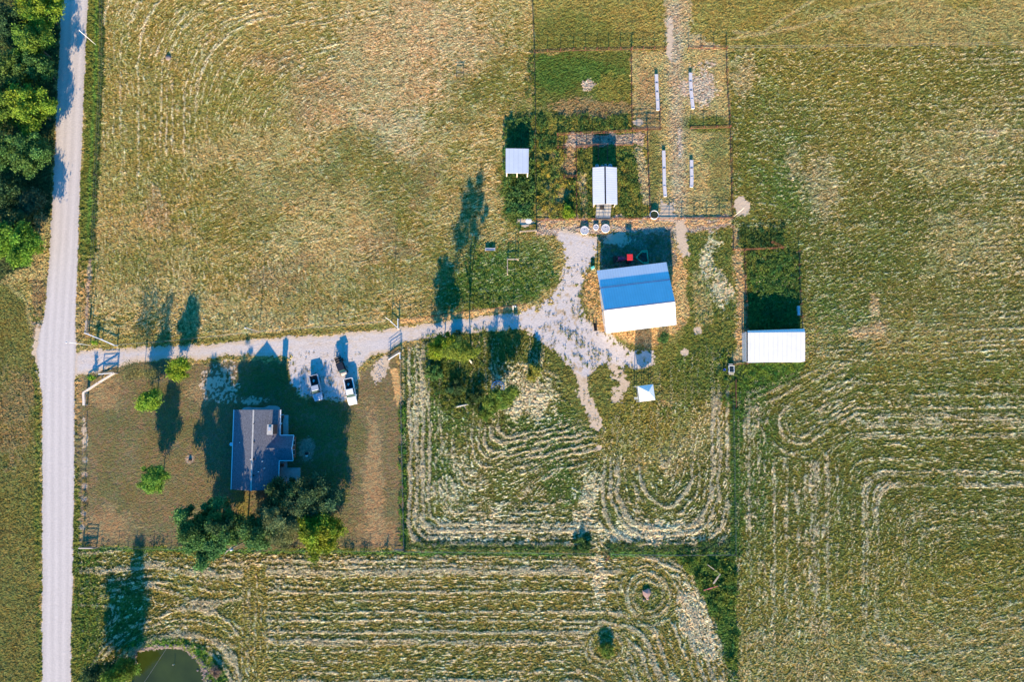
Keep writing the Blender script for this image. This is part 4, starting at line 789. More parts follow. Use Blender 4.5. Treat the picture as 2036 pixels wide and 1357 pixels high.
def rail(lab, pts, h, mt, w=0.12, name='white_rail_fence'):
    """posts with one broad flat cap board, the brace sections at gateways"""
    W = [P(x, y) for x, y in pts]; o0 = W[0]; t = thing(name, lab, 'fence', o0, 0, 'white rail sections beside the gateways')
    for i, p in enumerate(W):
        MB().box((p.x - o0.x, p.y - o0.y, h / 2 - 0.05), (0.16, 0.16, h), 0).build('post', M[mt], t)
    for a, b in zip(W[:-1], W[1:]):
        d = b - a; ang = math.atan2(d.y, d.x); m_ = (a + b) / 2 - o0
        for z, ww, hh in ((h, w, 0.05), (h * 0.5, 0.05, 0.14)):
            MB().box((m_.x, m_.y, z), (d.length + 0.1, ww, hh), ang).build('rail', M[mt], t)
    return t
rail('white rail section above the driveway entrance', [(176, 664), (204, 675), (234, 688)], 1.35, 'white')
rail('cream rail section below the driveway entrance slanting to the lawn corner', [(234, 743), (203, 762), (173, 782)], 1.35, 'weatherwhite', 0.3)
rail('short white rail in front of the open entrance gate', [(204, 745), (232, 743)], 1.35, 'white')
rail('short pinkish rail running down beside the road verge', [(173, 783), (174, 806)], 1.2, 'weatherwhite', 0.45)
rail('white rail where the driveway pasture fence begins, above the east yard gate', [(779, 641), (793, 654), (793, 636)], 1.3, 'white')
rail('white rail corner at the east gate of the lawn', [(775, 716), (797, 702), (797, 714)], 1.3, 'white')
rail('weathered rail joining the pasture fence to a leaning post', [(1034, 463), (1066, 461)], 1.2, 'wood')
rail('weathered upright frame in the green corner of the pasture', [(1009, 547), (1009, 518), (1030, 518)], 1.3, 'wood', 0.14)
rail('short grey rail along the top right of the driveway fence', [(179, 640), (177, 662)], 1.2, 'wood', 0.35)
rail('white board at the southwest lawn corner', [(164, 1089), (192, 1089)], 1.2, 'weatherwhite', 0.14)
def gate(lab, a, b, h=1.35, bars=6, mt='greygate', z0=0.2):
    A, B_ = P(*a), P(*b); t = thing('tube_gate', lab, 'gate', A, 0, 'tube gates'); d = B_ - A
    m = MB(); r = 0.035
    m.tube([(0, 0, z0), (0, 0, h), (d.x, d.y, h), (d.x, d.y, z0), (0, 0, z0)], r, 6); m.build('gate_frame', M[mt], t)
    m = MB()
    for i in range(1, bars - 1):
        z = z0 + (h - z0) * i / (bars - 1); m.tube([(0, 0, z), (d.x, d.y, z)], 0.025, 5)
    m.tube([(0, 0, z0), (d.x, d.y, h)], 0.025, 5); m.build('bars', M[mt], t)
    m = MB().tube([(d.x, d.y, 0), (d.x, d.y, h + 0.1)], 0.07, 6); m.build('hinge_post', M['darkpipe'], t); return t
gate('tube gate standing open at the driveway entrance', (206, 742), (234, 740), 1.5)
gate('tube gate at the east end of the lawn by the driveway', (771, 716), (795, 698), 1.4)
gate('dark tube gate at the southwest corner of the lawn', (171, 1087), (193, 1088), 1.4)
gate('dark tube gate at the southeast corner of the lawn', (785, 1092), (803, 1093), 1.3)
gate('tube gate in the bottom pipe fence below the round water tank', (1312, 436), (1338, 436), 1.4)
gate('red field gate left open on the track between the hay fields', (1203, 1116), (1212, 1105), 1.1, 4, 'rust')
def wire_panel(lab, a, b, h, nx, nz):
    A, B_ = P(*a), P(*b); d = B_ - A; t = thing('cattle_fence', lab, 'fence panel', A, 0, 'welded wire panels in the pens'); m = MB()
    for i in range(nx + 1): m.tube([(d.x * i / nx, d.y * i / nx, 0), (d.x * i / nx, d.y * i / nx, h)], 0.028, 4)
    m.build('upright_wires', M['darkpipe'], t); m = MB()
    for i in range(nz + 1): z = 0.15 + (h - 0.15) * i / nz; m.tube([(0, 0, z), (d.x, d.y, z)], 0.028, 4)
    m.build('cross_wires', M['darkpipe'], t); return t
wire_panel('wire panel closing the cream concrete pad below the small barn', (1185, 438), (1215, 438), 1.3, 5, 5)
wire_panel('wire panel along the alley shadowed on bare soil', (1147, 293), (1186, 291), 1.5, 9, 4)
wire_panel('wire panel fence inside the bottom right pen fence', (1366, 436), (1452, 435), 1.5, 7, 2)
wire_panel('wire panel beside the small gravel patch in the feeding lane', (1258, 258), (1310, 257), 1.5, 6, 4)

# ------------------------------------------------------------------ light poles and utility poles
def pole(lab, px, py, h, mt='white', r=0.055, head=None, name='light_pole', group='slim poles along the driveway and yard'):
    b = P(px, py); t = thing(name, lab, 'pole', b, 0, group)
    MB().tube([(0, 0, -0.2), (0, 0, h)], [r * 1.25, r * 0.9], 8).build('pole', M[mt], t, True)
    if head:
        MB().box((head[0] * 0.5, head[1] * 0.5, h - 0.1), (max(abs(head[0]), 0.06), max(abs(head[1]), 0.06), 0.06)).build('arm', M['galv'], t)
        MB().lathe([(0.0, 0.10), (0.12, 0.08), (0.16, -0.02), (0.09, -0.10), (0, -0.10)], (head[0], head[1], h - 0.12), 12).build('lamp_head', M['galv'], t, True)
    return t
pole('white pole on the verge near the top left, leaning out over the road in view', 190, 88, 5.4, head=(0.0, 0.15))
pole('white pole with a blue bracket at the driveway entrance', 180, 687, 6.6, head=(-0.6, 0.0))
pole('slim pole beside the driveway above the house', 516, 660, 6.2, 'galv', head=(-0.5, 0.1))
pole('slim pole behind the white rail in the pasture fence', 779, 640, 6.6, 'white')
pole('slim white pole at the right end of the driveway fence', 1020, 617, 6.4, 'white', head=(0.45, -0.1))
pole('tall weathered pole at the bottom right corner of the pens', 1455, 434, 7.4, 'weatherwhite')
t = pole('wooden utility pole with a transformer between the trees south of the house', 490, 1076, 9.0, 'wood', 0.13, name='utility_pole', group=None)
MB().lathe([(0, 0.45), (0.2, 0.4), (0.23, 0), (0.2, -0.4), (0, -0.45)], (0.25, -0.1, 7.6), 14).build('transformer', M['galv'], t, True)
MB().box((0, 0, 8.5), (1.6, 0.1, 0.12), 0.8).build('crossarm', M['wood'], t)
a = P(490, 1076, 0) + Vector((0, 0, 8.8)); b = P(255, 1440, 0) + Vector((0, 0, 8.5)); pts = []
for i in range(25): f = i / 24; p = a.lerp(b, f); p.z -= 1.4 * math.sin(math.pi * f); pts.append(p - a)
w = MB().tube(pts, 0.014, 5).build('overhead_wire', M['wire']); w.location = a; tag(w, 'pale overhead wire running from the utility pole across the pond', 'wire')
pole('wooden utility pole beyond the bottom edge carrying the overhead wire', 255, 1440, 8.8, 'wood', 0.13, name='utility_pole', group=None)

M['navy'] = mat('dark_blue_trim_and_shade', (0.07, 0.10, 0.20), 0.5)
# ------------------------------------------------------------------ buildings
def local_quad(o, pts): return [p - o for p in pts]
def wall_between(m, a, b, z0, z1a, z1b, th=0.1):
    d = (b - a); n = Vector((-d.y, d.x, 0)).normalized() * th
    v = [Vector((a.x, a.y, z0)), Vector((b.x, b.y, z0)), Vector((b.x, b.y, z1b)), Vector((a.x, a.y, z1a))]
    m.add(v + [p + n for p in v], [(0, 1, 2, 3), (7, 6, 5, 4), (0, 4, 5, 1), (1, 5, 6, 2), (2, 6, 7, 3), (3, 7, 4, 0)])
# barn
zR, zS, zB, zN = 5.1, 3.55, 3.62, 2.65
S0, S1 = P(1204.2, 663.2, zS), P(1343.8, 646.5, zS); R0, R1 = P(1200.3, 616.8, zR), P(1341, 599.6, zR)
B0, B1 = P(1194.4, 572.7, zB), P(1332.5, 556.5, zB); N0, N1_ = P(1188.8, 537.9, zN), P(1326.2, 521.6, zN)
dr = (R1 - R0).normalized(); ang = math.atan2(dr.y, dr.x); org = Vector((R0.x, R0.y, 0)); Mi = Matrix.Rotation(-ang, 3, 'Z')
def L(p): return Mi @ (p - org)
barn = thing('barn', 'large white metal barn with ridge roof and a lower north lean-to, red tractor behind', 'barn', org, ang)
s0, s1, r0, r1, b0, b1, n0, n1 = [L(p) for p in (S0, S1, R0, R1, B0, B1, N0, N1_)]
xa = (s0.x + r0.x + b0.x + n0.x) / 4; xb = (s1.x + r1.x + b1.x + n1.x) / 4; 
ysou = (s0.y + s1.y) / 2; ybr = (b0.y + b1.y) / 2; yno = (n0.y + n1.y) / 2
MB().slab([(xa, ysou, zS), (xb, ysou, zS), (xb, 0, zR), (xa, 0, zR)], 0.08).build('south_roof', M['barnroof'], barn)
MB().slab([(xa, 0, zR - .003), (xb, 0, zR - .003), (xb, ybr, zB), (xa, ybr, zB)], 0.08).build('north_roof', M['barnroof'], barn)
MB().slab([(xa - 0.05, ybr - 0.02, zB - 0.11), (xb + 0.05, ybr - 0.02, zB - 0.11), (xb + 0.05, yno, zN), (xa - 0.05, yno, zN)], 0.08).build('lean_to_roof', M['barnroof'], barn)
MB().box(((xa + xb) / 2, 0, zR + 0.0), (xb - xa + .04, 0.22, 0.07)).build('ridge_cap', M['navy'], barn)
MB().box(((xa + xb) / 2, ybr + 0.02, zB + 0.0), (xb - xa + .06, 0.16, 0.07)).build('eave_shade_strip', M['navy'], barn)  # dark strip added as the painted shade line below the eave overhang
ia, ib = xa + 0.25, xb - 0.25
m = MB(); wall_between(m, Vector((ia, ysou + .5, 0)), Vector((ib, ysou + .5, 0)), 0, zS + .05, zS + .05); m.build('south_wall', M['wallmetal'], barn)
for nm, x in (('west_wall', ia), ('east_wall', ib)):
    m = MB(); prof = [(x, ysou + .5, 0), (x, ybr, 0), (x, ybr, zB - .22), (x, 0, zR - .12), (x, ysou + .5, zS + .05)]; m.add(prof + [(p[0] + .1, p[1], p[2]) for p in prof], [tuple(range(5)), tuple(range(9, 4, -1))] + [(i, (i + 1) % 5, (i + 1) % 5 + 5, i + 5) for i in range(5)]); w = m.build(nm, M['wallmetal'], barn)
    if x == ia:
        MB().box((x - 0.05, ysou + 3.2, 1.3), (0.06, 2.6, 2.6)).build('sliding_door', M['weatherwhite'], w)
m = MB(); wall_between(m, Vector((ia, ybr, 0)), Vector((ib, ybr, 0)), 0, zB - .2, zB - .2); m.build('north_wall', M['wallmetal'], barn)
for i in range(5):
    x = ia + (ib - ia) * i / 4; MB().box((x, yno - .25, zN / 2 - .03), (0.16, 0.16, zN - .12)).build('post', M['wood'], barn)
# house
zE, zH = 2.65, 4.55
e0, e1 = P(462.4, 816, zE), P(554.8, 815, zE); e2, e3 = P(555.4, 973.5, zE), P(463.2, 974.9, zE)
hx0, hx1 = (e0.x + e3.x) / 2, (e1.x + e2.x) / 2; hy1, hy0 = (e0.y + e1.y) / 2, (e2.y + e3.y) / 2; hxm = (hx0 + hx1) / 2; org = Vector((hxm, (hy0 + hy1) / 2, 0))
house = thing('house', 'single-storey brick house with grey shingle roof, brick chimney and east wing', 'house', org)
def h(x, y, z): return (x - org.x, y - org.y, z)
MB().slab([h(hx0, hy0, zE), h(hxm, hy0, zH), h(hxm, hy1, zH), h(hx0, hy1, zE)][::-1], 0.16).build('west_roof', M['shingle'], house)
er = MB().slab([h(hxm, hy0, zH - .002), h(hx1, hy0, zE), h(hx1, hy1, zE), h(hxm, hy1, zH - .002)], 0.16).build('east_roof', M['shingle'], house)
MB().box(h(hxm, (hy0 + hy1) / 2, zH + 0.0), (0.30, hy1 - hy0, 0.05)).build('ridge_cap', M['concrete'], house)
wy1, wy0 = P(584, 866.8, zE).y, P(583, 916.2, zE).y; wx = P(583.5, 890, zE).x; wym = (wy0 + wy1) / 2; slope = (zH - zE) / (hx1 - hxm); rise = (wy1 - wy0) / 2 * slope; xr = hx1 - rise / slope
MB().slab([h(wx, wym, zE + rise), h(wx, wy1, zE), h(hx1, wy1, zE + .01), h(xr, wym, zE + rise)], 0.14).build('wing_north_roof', M['shingle'], house)
MB().slab([h(wx, wy0, zE), h(wx, wym, zE + rise - .002), h(xr, wym, zE + rise - .002), h(hx1, wy0, zE + .01)], 0.14).build('wing_south_roof', M['shingle'], house)
m = MB(); m.box(h((hx0 + hx1) / 2, (hy0 + hy1) / 2, 1.25), (hx1 - hx0 - 1.0, hy1 - hy0 - 0.8, 2.5)); 
gx0, gx1 = hx0 + .5, hx1 - .5
for y in (hy0 + .4, hy1 - .4):
    for s in (1,):
        m.add([h(gx0, y - .08, 2.5), h(gx1, y - .08, 2.5), h(hxm, y - .08, zH - .28), h(gx0, y + .08, 2.5), h(gx1, y + .08, 2.5), h(hxm, y + .08, zH - .28)], [(0, 1, 2), (5, 4, 3), (0, 3, 4, 1), (1, 4, 5, 2), (2, 5, 3, 0)])
m.build('wall', M['brick'], house)
m = MB(); m.box(h((hx1 - .5 + wx - .35) / 2, wym, 1.24), (wx - .35 - hx1 + .5, wy1 - wy0 - .7, 2.48))
x = wx - .35; m.add([h(x - .1, wy0 + .35, 2.48), h(x - .1, wy1 - .35, 2.48), h(x - .1, wym, zE + rise - .22), h(x, wy0 + .35, 2.48), h(x, wy1 - .35, 2.48), h(x, wym, zE + rise - .22)], [(0, 1, 2), (5, 4, 3), (0, 3, 4, 1), (1, 4, 5, 2), (2, 5, 3, 0)])
m.build('wing_wall', M['brick'], house)
for (xx, ya, yb) in ((hx0 - .07, hy0, hy1), (hx1 + .07, wy1 + .1, hy1), (hx1 + .07, hy0, wy0 - .1)):
    MB().box(h(xx, (ya + yb) / 2, zE - .06), (0.15, yb - ya, 0.13)).build('gutter', M['trim'], house)
for (yy) in (wy0 - .07, wy1 + .07): MB().box(h((hx1 + wx) / 2, yy, zE - .06), (wx - hx1, 0.14, 0.13)).build('gutter', M['trim'], house)
MB().slab([h(wx + .06, wym, zE + rise + .02), h(wx + .06, wy1, zE + .02), h(wx - .06, wy1, zE + .02), h(wx - .06, wym, zE + rise + .02)], .12).build('barge_board', M['trim'], house)
MB().slab([h(wx + .06, wy0, zE + .02), h(wx + .06, wym, zE + rise + .02), h(wx - .06, wym, zE + rise + .02), h(wx - .06, wy0, zE + .02)], .12).build('barge_board', M['trim'], house)
ch = P(553.5, 855, 5.0); ch = Vector((P(561, 856, 0.0).x - 0.45, ch.y, 0))
cb = MB().box(h(ch.x, ch.y, 2.75), (0.95, 1.75, 5.5)).build('chimney', M['brick'], house)
MB().box(h(ch.x, ch.y, 5.55), (1.1, 1.9, 0.12)).build('cap', M['concrete'], cb); MB().box(h(ch.x, ch.y + .15, 5.75), (0.5, 0.7, 0.3)).build('flue', M['galv'], cb)
MB().slab([h(ch.x - .48, ch.y - .9, 3.05), h(ch.x - .48, ch.y, 3.6), h(ch.x - 1.2, ch.y, 3.62)], .05).build('cricket', M['galv'], cb)
for (u_, v_) in ((505, 843), (505, 880), (505, 914), (505, 946)):
    q = P(u_, v_, 4.35); k = MB().lathe([(0, .25), (.16, .22), (.16, .05), (.10, .05), (.10, -.15)], h(q.x, q.y, 4.35 + (hxm - q.x) * 0.05), 12).build('roof_vent', M['black'], house, True)
for (u_, v_, zz) in ((477, 881, 3.3), (498.5, 914, 4.5), (522, 918, 4.1), (525.5, 932, 4.0), (514, 939, 4.25)):
    q = P(u_, v_, zz); MB().tube([h(q.x, q.y, zz - .35), h(q.x, q.y, zz + .25)], .07, 8).build('vent_pipe', M['white'], house, True)
q = P(461, 884, 2.8); dsh = MB().lathe([(0, -.08), (.2, -.04), (.34, .06), (.36, .08)], h(q.x, q.y, 3.0), 14).build('satellite_dish', M['galv'], house, True)
for (x_, y_, w_) in ((wx - .33, wym + .9, 1.0), (wx - .33, wym - .9, 1.0)):
    f_ = MB().box(h(x_, y_, 1.4), (.06, w_, 1.2)).build('window', M['trim'], house); MB().box(h(x_ + .02, y_, 1.4), (.05, w_ - .14, 1.06)).build('pane', M['glass'], f_)
for k, y_ in enumerate((hy0 + 3.0, hy0 + 7.5, hy1 - 4.0)):
    f_ = MB().box(h(hx0 + .48, y_, 1.4), (.06, 1.3, 1.2)).build('window', M['trim'], house); MB().box(h(hx0 + .46, y_, 1.4), (.05, 1.16, 1.06)).build('pane', M['glass'], f_)
for y_ in (hy1 - .37, hy0 + .37):
    f_ = MB().box(h(hxm - 1.5, y_, 1.4), (1.3, .06, 1.2)).build('window', M['trim'], house); MB().box(h(hxm - 1.5, y_ + (.02 if y_ > hxm else -.02), 1.4), (1.16, .06, 1.06)).build('pane', M['glass'], f_)
dr_ = MB().box(h(hx1 - .48, wy1 + 1.9, 1.05), (.06, .95, 2.1)).build('door', M['white'], house); MB().box(h(hx1 - .44, wy1 + 1.55, 1.0), (.06, .05, .12)).build('handle', M['galv'], dr_)
for (u_, v_) in ((559, 826), (559, 922)):
    q = P(u_, v_, .6); pl = MB().box((0, 0, .3), (.9, .8, .6)).build('planter_wall', M['brick'], None); pl.location = (q.x, q.y - .3, 0)
    tag(pl, 'low brick planter by the %s side of the house wing' % ('north' if v_ < 900 else 'south'), 'planter', 'brick planters against the house')
    cpp = MB().box((0, .36, .62), (.98, .14, .06)).build('coping', M['trim'], pl)
def pad(name, pts, z, material, label=None):
    m = MB().slab([P(x, y, z) for x, y in pts], z + 0.12).build(name, material); return tag(m, kind='structure')
pad('path', [(563, 866), (573, 866), (573, 826), (563, 826)], 0.10, M['concrete']); pad('patio', [(553, 966), (597, 966), (597, 931), (571, 931), (571, 917), (553, 917)], 0.10, M['concrete'])
pad('patio', [(478, 818), (556, 818), (557, 812), (551, 808), (535, 807), (525, 811), (503, 811), (495, 810), (485, 811)], 0.10, M['concrete'])
pad('concrete_pad', [(1184, 438), (1213, 437), (1216, 405), (1186, 405)], 0.09, M['cream'])
t = tag(MB().box((0, 0, .02), (.9, .85, .04)).build('floor_grate', M['darkwood']), 'dark square grate set in the cream concrete pad', 'grate'); q = P(1197, 413, .12); t.location = (q.x, q.y, .10)
def gable_shed(name, label, cat, W0, W1, hyr, zr, E, ori, mat_, open_sides=True, group=None): pass
# small square shed
zn, zs_ = 2.45, 2.9; a0, a1, a2, a3 = P(1005.5, 344.5, zs_), P(1050.8, 345, zs_), P(1051.3, 295.7, zn), P(1005.5, 295, zn); org = Vector(((a0.x + a1.x) / 2, (a0.y + a2.y) / 2, 0))
sh = thing('square_shed', 'small square white-roofed open shed among tall weeds left of the pens', 'shed', org)
MB().slab([p - org for p in (a0, a1, a2, a3)], .07).build('roof', M['roofwhite'], sh)
hx, hy = (a1.x - a0.x) / 2 - .2, (a2.y - a0.y) / 2 - .1
for (x, y, z) in ((-hx, -hy, zs_), (0, -hy, zs_), (hx, -hy, zs_), (-hx, hy, zn), (hx, hy, zn)): MB().box((x, y, z / 2 - .06), (.16, .16, z - .1)).build('post', M['weatherwhite'], sh)
MB().box((0, hy + .03, 1.2), (2 * hx, .05, 2.3)).build('back_wall', M['wallmetal'], sh)
for s in (-1, 1): MB().box((s * (hx + .1), 0, 1.18), (.05, 2 * hy, 2.2)).build('side_wall', M['wallmetal'], sh)
# small gable barn
ze, zr = 2.45, 2.95; c0, c1, c2, c3 = P(1179.3, 406.8, ze), P(1227.2, 406.2, ze), P(1226.6, 333, ze), P(1177.9, 333.4, ze); org = Vector(((c0.x + c1.x + c2.x + c3.x) / 4, (c0.y + c2.y) / 2, 0))
sb = thing('small_gable_barn', 'small white gable-roofed barn with dark open ridge in the middle of the pens', 'barn', org)
x0_, x1_ = (c0.x + c3.x) / 2 - org.x, (c1.x + c2.x) / 2 - org.x; y0_, y1_ = c0.y - org.y, c2.y - org.y; hl = (y1_ - y0_) / 2
MB().slab([(x0_, -hl, ze), (-.16, -hl, zr), (-.16, hl, zr), (x0_, hl, ze)][::-1], .06).build('west_roof', M['roofwhite_y'], sb)
MB().slab([(.16, -hl, zr), (x1_, -hl, ze), (x1_, hl, ze), (.16, hl, zr)], .06).build('east_roof', M['roofwhite_y'], sb)
MB().box((0, 0, zr - .16), (.5, 2 * hl - .1, .06)).build('ridge_beam', M['black'], sb)
for s in (-1, 1):
    MB().box((s * (x1_ - .25), 0, 1.18), (.06, 2 * hl - .4, 2.3)).build('side_wall', M['wallmetal'], sb)
    for yy in (-1, 1): MB().box((s * (x1_ - .4), yy * (hl - .2), 1.15), (.16, .16, 2.3)).build('post', M['wood'], sb)
GB = 'pale round tubs behind the small barn'
for i, (x, y, r, n_) in enumerate(((1187, 330, .35, 'leftmost pale tub behind the small barn'), (1197, 330, .25, 'second pale tub from the left behind the small barn'), (1204, 329, .3, 'third pale tub from the left behind the small barn'), (1213, 330, .42, 'largest pale tub at the right behind the small barn'))):
    q = P(x, y, .5); o = MB().lathe([(0, .05), (r * .85, .05), (r * .95, .6), (r, .62), (r * 1.02, .55), (r * .9, 0)], (0, 0, 0), 16).build('tub', M['tankrim'], None, True); o.location = (q.x, q.y, 0); tag(o, n_, 'tub', GB)
# long shed on the right
zr, zs_, zn = 2.85, 2.25, 2.35; a0, a1 = P(1487, 721.9, zs_), P(1600.8, 718.9, zs_); b0, b1 = P(1487, 661.9, zr), P(1600.8, 660.8, zr); d0, d1 = P(1486, 657.8, zn), P(1599.3, 654.2, zn)
org = Vector(((a0.x + a1.x) / 2, (a0.y + b0.y) / 2, 0)); ls = thing('long_shed', 'long white-roofed loafing shed with narrow blue-shaded north slope at the weedy pen', 'shed', org)
MB().slab([p - org for p in (a0, a1, b1, b0)], .07).build('south_roof', M['roofshed'], ls)
MB().slab([p - org - Vector((0, 0, .003)) for p in (b0, b1, d1, d0)], .07).build('north_roof', M['barnroof'], ls)
lw = (a1.x - a0.x) / 2 - .15; ly0 = a0.y - org.y + .25; ly1 = b0.y - org.y + .2
MB().box((0, ly0, zs_ / 2 - .03), (2 * lw, .06, zs_ - .1)).build('south_wall', M['wallmetal'], ls)
for s in (-1, 1):
    m = MB(); x = s * lw - (.45 if s < 0 else -.0); prof = [(x, ly0 + .04, 0), (x, ly1, 0), (x, ly1, zr - .25), (x, ly0 + .04, zs_ - .12)]
    m.add(prof + [(p[0] + .06, p[1], p[2]) for p in prof], [(0, 1, 2, 3), (7, 6, 5, 4), (0, 4, 5, 1), (1, 5, 6, 2), (2, 6, 7, 3), (3, 7, 4, 0)]); m.build('end_wall', M['wallmetal'], ls)
for i in range(4): MB().box((-lw + 2 * lw * i / 3, d0.y - org.y - .15, zn / 2 - .03), (.16, .16, zn - .14)).build('post', M['rust'], ls)
# overhead feed bin
ze, za = 4.3, 5.2; p0, p1, p2, p3 = P(1271.5, 798.6, ze), P(1301.8, 794.7, ze), P(1298.3, 766, ze), P(1269.6, 769.2, ze); org = (p0 + p1 + p2 + p3) / 4; org.z = 0; an = R(7.2)
fb = thing('feed_bin', 'white square overhead feed bin on tall legs with pyramid top south of the barn', 'feed bin', org, an)
s = 1.5; m = MB().add([(-s, -s, ze), (s, -s, ze), (s, s, ze), (-s, s, ze), (0.25, 0.2, za)], [(0, 1, 4), (1, 2, 4), (2, 3, 4), (3, 0, 4), (3, 2, 1, 0)]); m.build('roof', M['white'], fb)
b_ = s - .08; MB().box((0, 0, (ze + 2.5) / 2 - .02), (2 * b_, 2 * b_, ze - 2.5)).build('body', M['galv'], fb)
MB().add([(-b_, -b_, 2.5), (b_, -b_, 2.5), (b_, b_, 2.5), (-b_, b_, 2.5), (-.2, -.2, 1.75), (.2, -.2, 1.75), (.2, .2, 1.75), (-.2, .2, 1.75)], [(0, 1, 5, 4), (1, 2, 6, 5), (2, 3, 7, 6), (3, 0, 4, 7), (4, 5, 6, 7), (3, 2, 1, 0)]).build('hopper', M['galv'], fb)
for x in (-b_, 0.0, b_):
    for y in (-b_, b_): MB().box((x, y * 1.02, 1.7), (.1, .1, 3.4)).build('leg', M['white'], fb)
m = MB();
for x in (-.2, .2): m.tube([(-s - .22, x - .8, 0), (-s - .22, x - .8, ze)], .03, 5)
for i in range(12): m.tube([(-s - .22, -1.0, .35 * i + .2), (-s - .22, -.6, .35 * i + .2)], .02, 4)
m.build('ladder', M['white'], fb)

# ------------------------------------------------------------------ feed bunks: concrete troughs end to end
def bunk(p0, p1, label):
    A, B_ = P(*p0, .45), P(*p1, .45); d = B_ - A; d.z = 0; Lb = d.length - .06; c_ = (A + B_) / 2
    t = thing('feed_bunk', label, 'feed bunk', (c_.x, c_.y, 0), math.atan2(d.y, d.x) - math.pi / 2, 'concrete feed bunks in the lane'); m = MB()
    prof = [(-.34, .55), (-.30, .12), (.30, .12), (.34, .55), (.28, .55), (.22, .46), (-.22, .46), (-.28, .55)]
    m.loft([[(x, y, z) for x, z in prof] for y in (-Lb / 2, Lb / 2)]); m.f = m.f[:-2]
    k = len(prof)
    for e in (0, 1): o = e * k; m.f += [(o, o + 1, o + 6, o + 7), (o + 1, o + 2, o + 5, o + 6), (o + 2, o + 3, o + 4, o + 5)]
    m.build('trough', M['bunk'], t)
    for y in (-Lb / 2 + .25, Lb / 2 - .25): MB().box((0, y, .06), (.6, .3, .14)).build('foot', M['concrete'], t)
    MB().box((0, Lb / 2 - .04, .50), (.44, .06, .09)).build('end_plate', M['black' if 'north end' in label else 'bunk'], t)
ordn = ['north end', 'second from the north end', 'second from the south end', 'south end']
for nm, pts in (('upper left row', [(1305, 147), (1305.5, 165), (1306.5, 183), (1307.5, 201), (1308, 219)]), ('upper right row', [(1373, 144), (1373, 162), (1374, 180), (1376, 198), (1378, 216)])):
    for i in range(4): bunk(pts[i], pts[i + 1], 'grey feed bunk at the %s of the %s' % (ordn[i], nm) if i in (0, 3) else 'grey feed bunk %s of the %s' % (ordn[i], nm))
for nm, pts in (('longer lower left row', [(1319.5, 299), (1320.5, 335), (1321, 371), (1323, 391)]), ('short lower right row', [(1375, 318), (1375, 335), (1375.5, 353), (1375, 372)])):
    for i in range(3): bunk(pts[i], pts[i + 1], 'grey feed bunk %s of the %s' % (['at the north end', 'in the middle', 'at the south end'][i], nm))
# tanks
def tank(px, py, r, h_, label, rimm, inm, water=False, name='stock_tank', group='round stock tanks above the barn yard'):
    q = P(px, py, h_); t = thing(name, label, 'tank', (q.x, q.y, 0), 0, group)
    MB().lathe([(r * .93, 0), (r, h_ * .5), (r, h_), (r - .09, h_), (r - .10, h_ * .5), (r - .12, .06)], (0, 0, 0), 32).build('wall', M[rimm], t, True)
    MB().lathe([(0, 0), (r - .11, 0)], (0, 0, h_ - .12 if water else h_ * .90), 32).build('water' if water else 'lid', M[inm], t)
    if not water: MB().tube([(-.1, 0, h_ * .90 + .02), (.12, .05, h_ * .90 + .06)], .05, 6).build('valve', M['galv'], t)
tank(1162.3, 458, .86, .5, 'left one of the three grey round tanks, standing apart from the pair', 'tankrim', 'tankin')
tank(1185.2, 451.5, .57, .5, 'smallest grey round tank in the middle of the three', 'tankrim', 'tankin')
tank(1204, 454, .86, .5, 'larger grey round tank right beside the smallest one', 'tankrim', 'tankin')
tank(1301, 427, .9, .65, 'round water tank with white rim and dark green water beside the pipe fence', 'white', 'murky', True, 'water_tank', None)
q = P(1048, 439); t = tag(MB().lathe([(0, .16), (.55, .15), (.62, .1), (.62, 0)], (0, 0, 0), 24).build('concrete_waterer', M['tankrim'], None, True), 'pale round waterer on the gravel patch at the left fence', 'waterer'); t.location = (q.x + .3, q.y, 0)
q = P(335, 115); t = tag(MB().lathe([(0, .32), (.45, .30), (.55, .2), (.6, -.05)], (0, 0, 0), 20).build('well_cap', M['stone'], None, True), 'round pale well cap alone in the mown rows of the pasture', 'well cap'); t.location = (q.x, q.y, 0)
# metal trough
q = P(974.5, 496, .4); t = thing('metal_trough', 'long shiny metal trough standing in the pasture below the tree shadow', 'trough', (q.x, q.y, 0))
m = MB(); prof = [(-.25, .5), (-.2, .2), (.2, .2), (.25, .5), (.2, .5), (.15, .25), (-.15, .25), (-.2, .5)]; m.loft([[(x, y, z) for y, z in prof] for x in (-.95, .95)]); m.build('basin', M['galv'], t)
for x in (-.97, .97): MB().box((x, 0, .25), (.06, .5, .5)).build('end_plate', M['white'], t)
# dark frame in the pasture
q = P(914.5, 151); t = thing('hay_rack', 'small dark open hay rack frame alone in the dry pasture', 'rack', q); m = MB()
for x in (-.7, .7):
    for y in (-.35, .35): m.tube([(x, y, 0), (x, y, 1.0)], .05, 5)
m.build('legs', M['darkpipe'], t); m = MB(); m.tube([(-.7, -.35, .9), (.7, -.35, .9)], .05, 5); m.tube([(-.7, .35, .9), (.7, .35, .9)], .05, 5); m.tube([(-.7, -.35, .4), (.7, -.35, .4)], .05, 5); m.build('bars', M['darkpipe'], t)
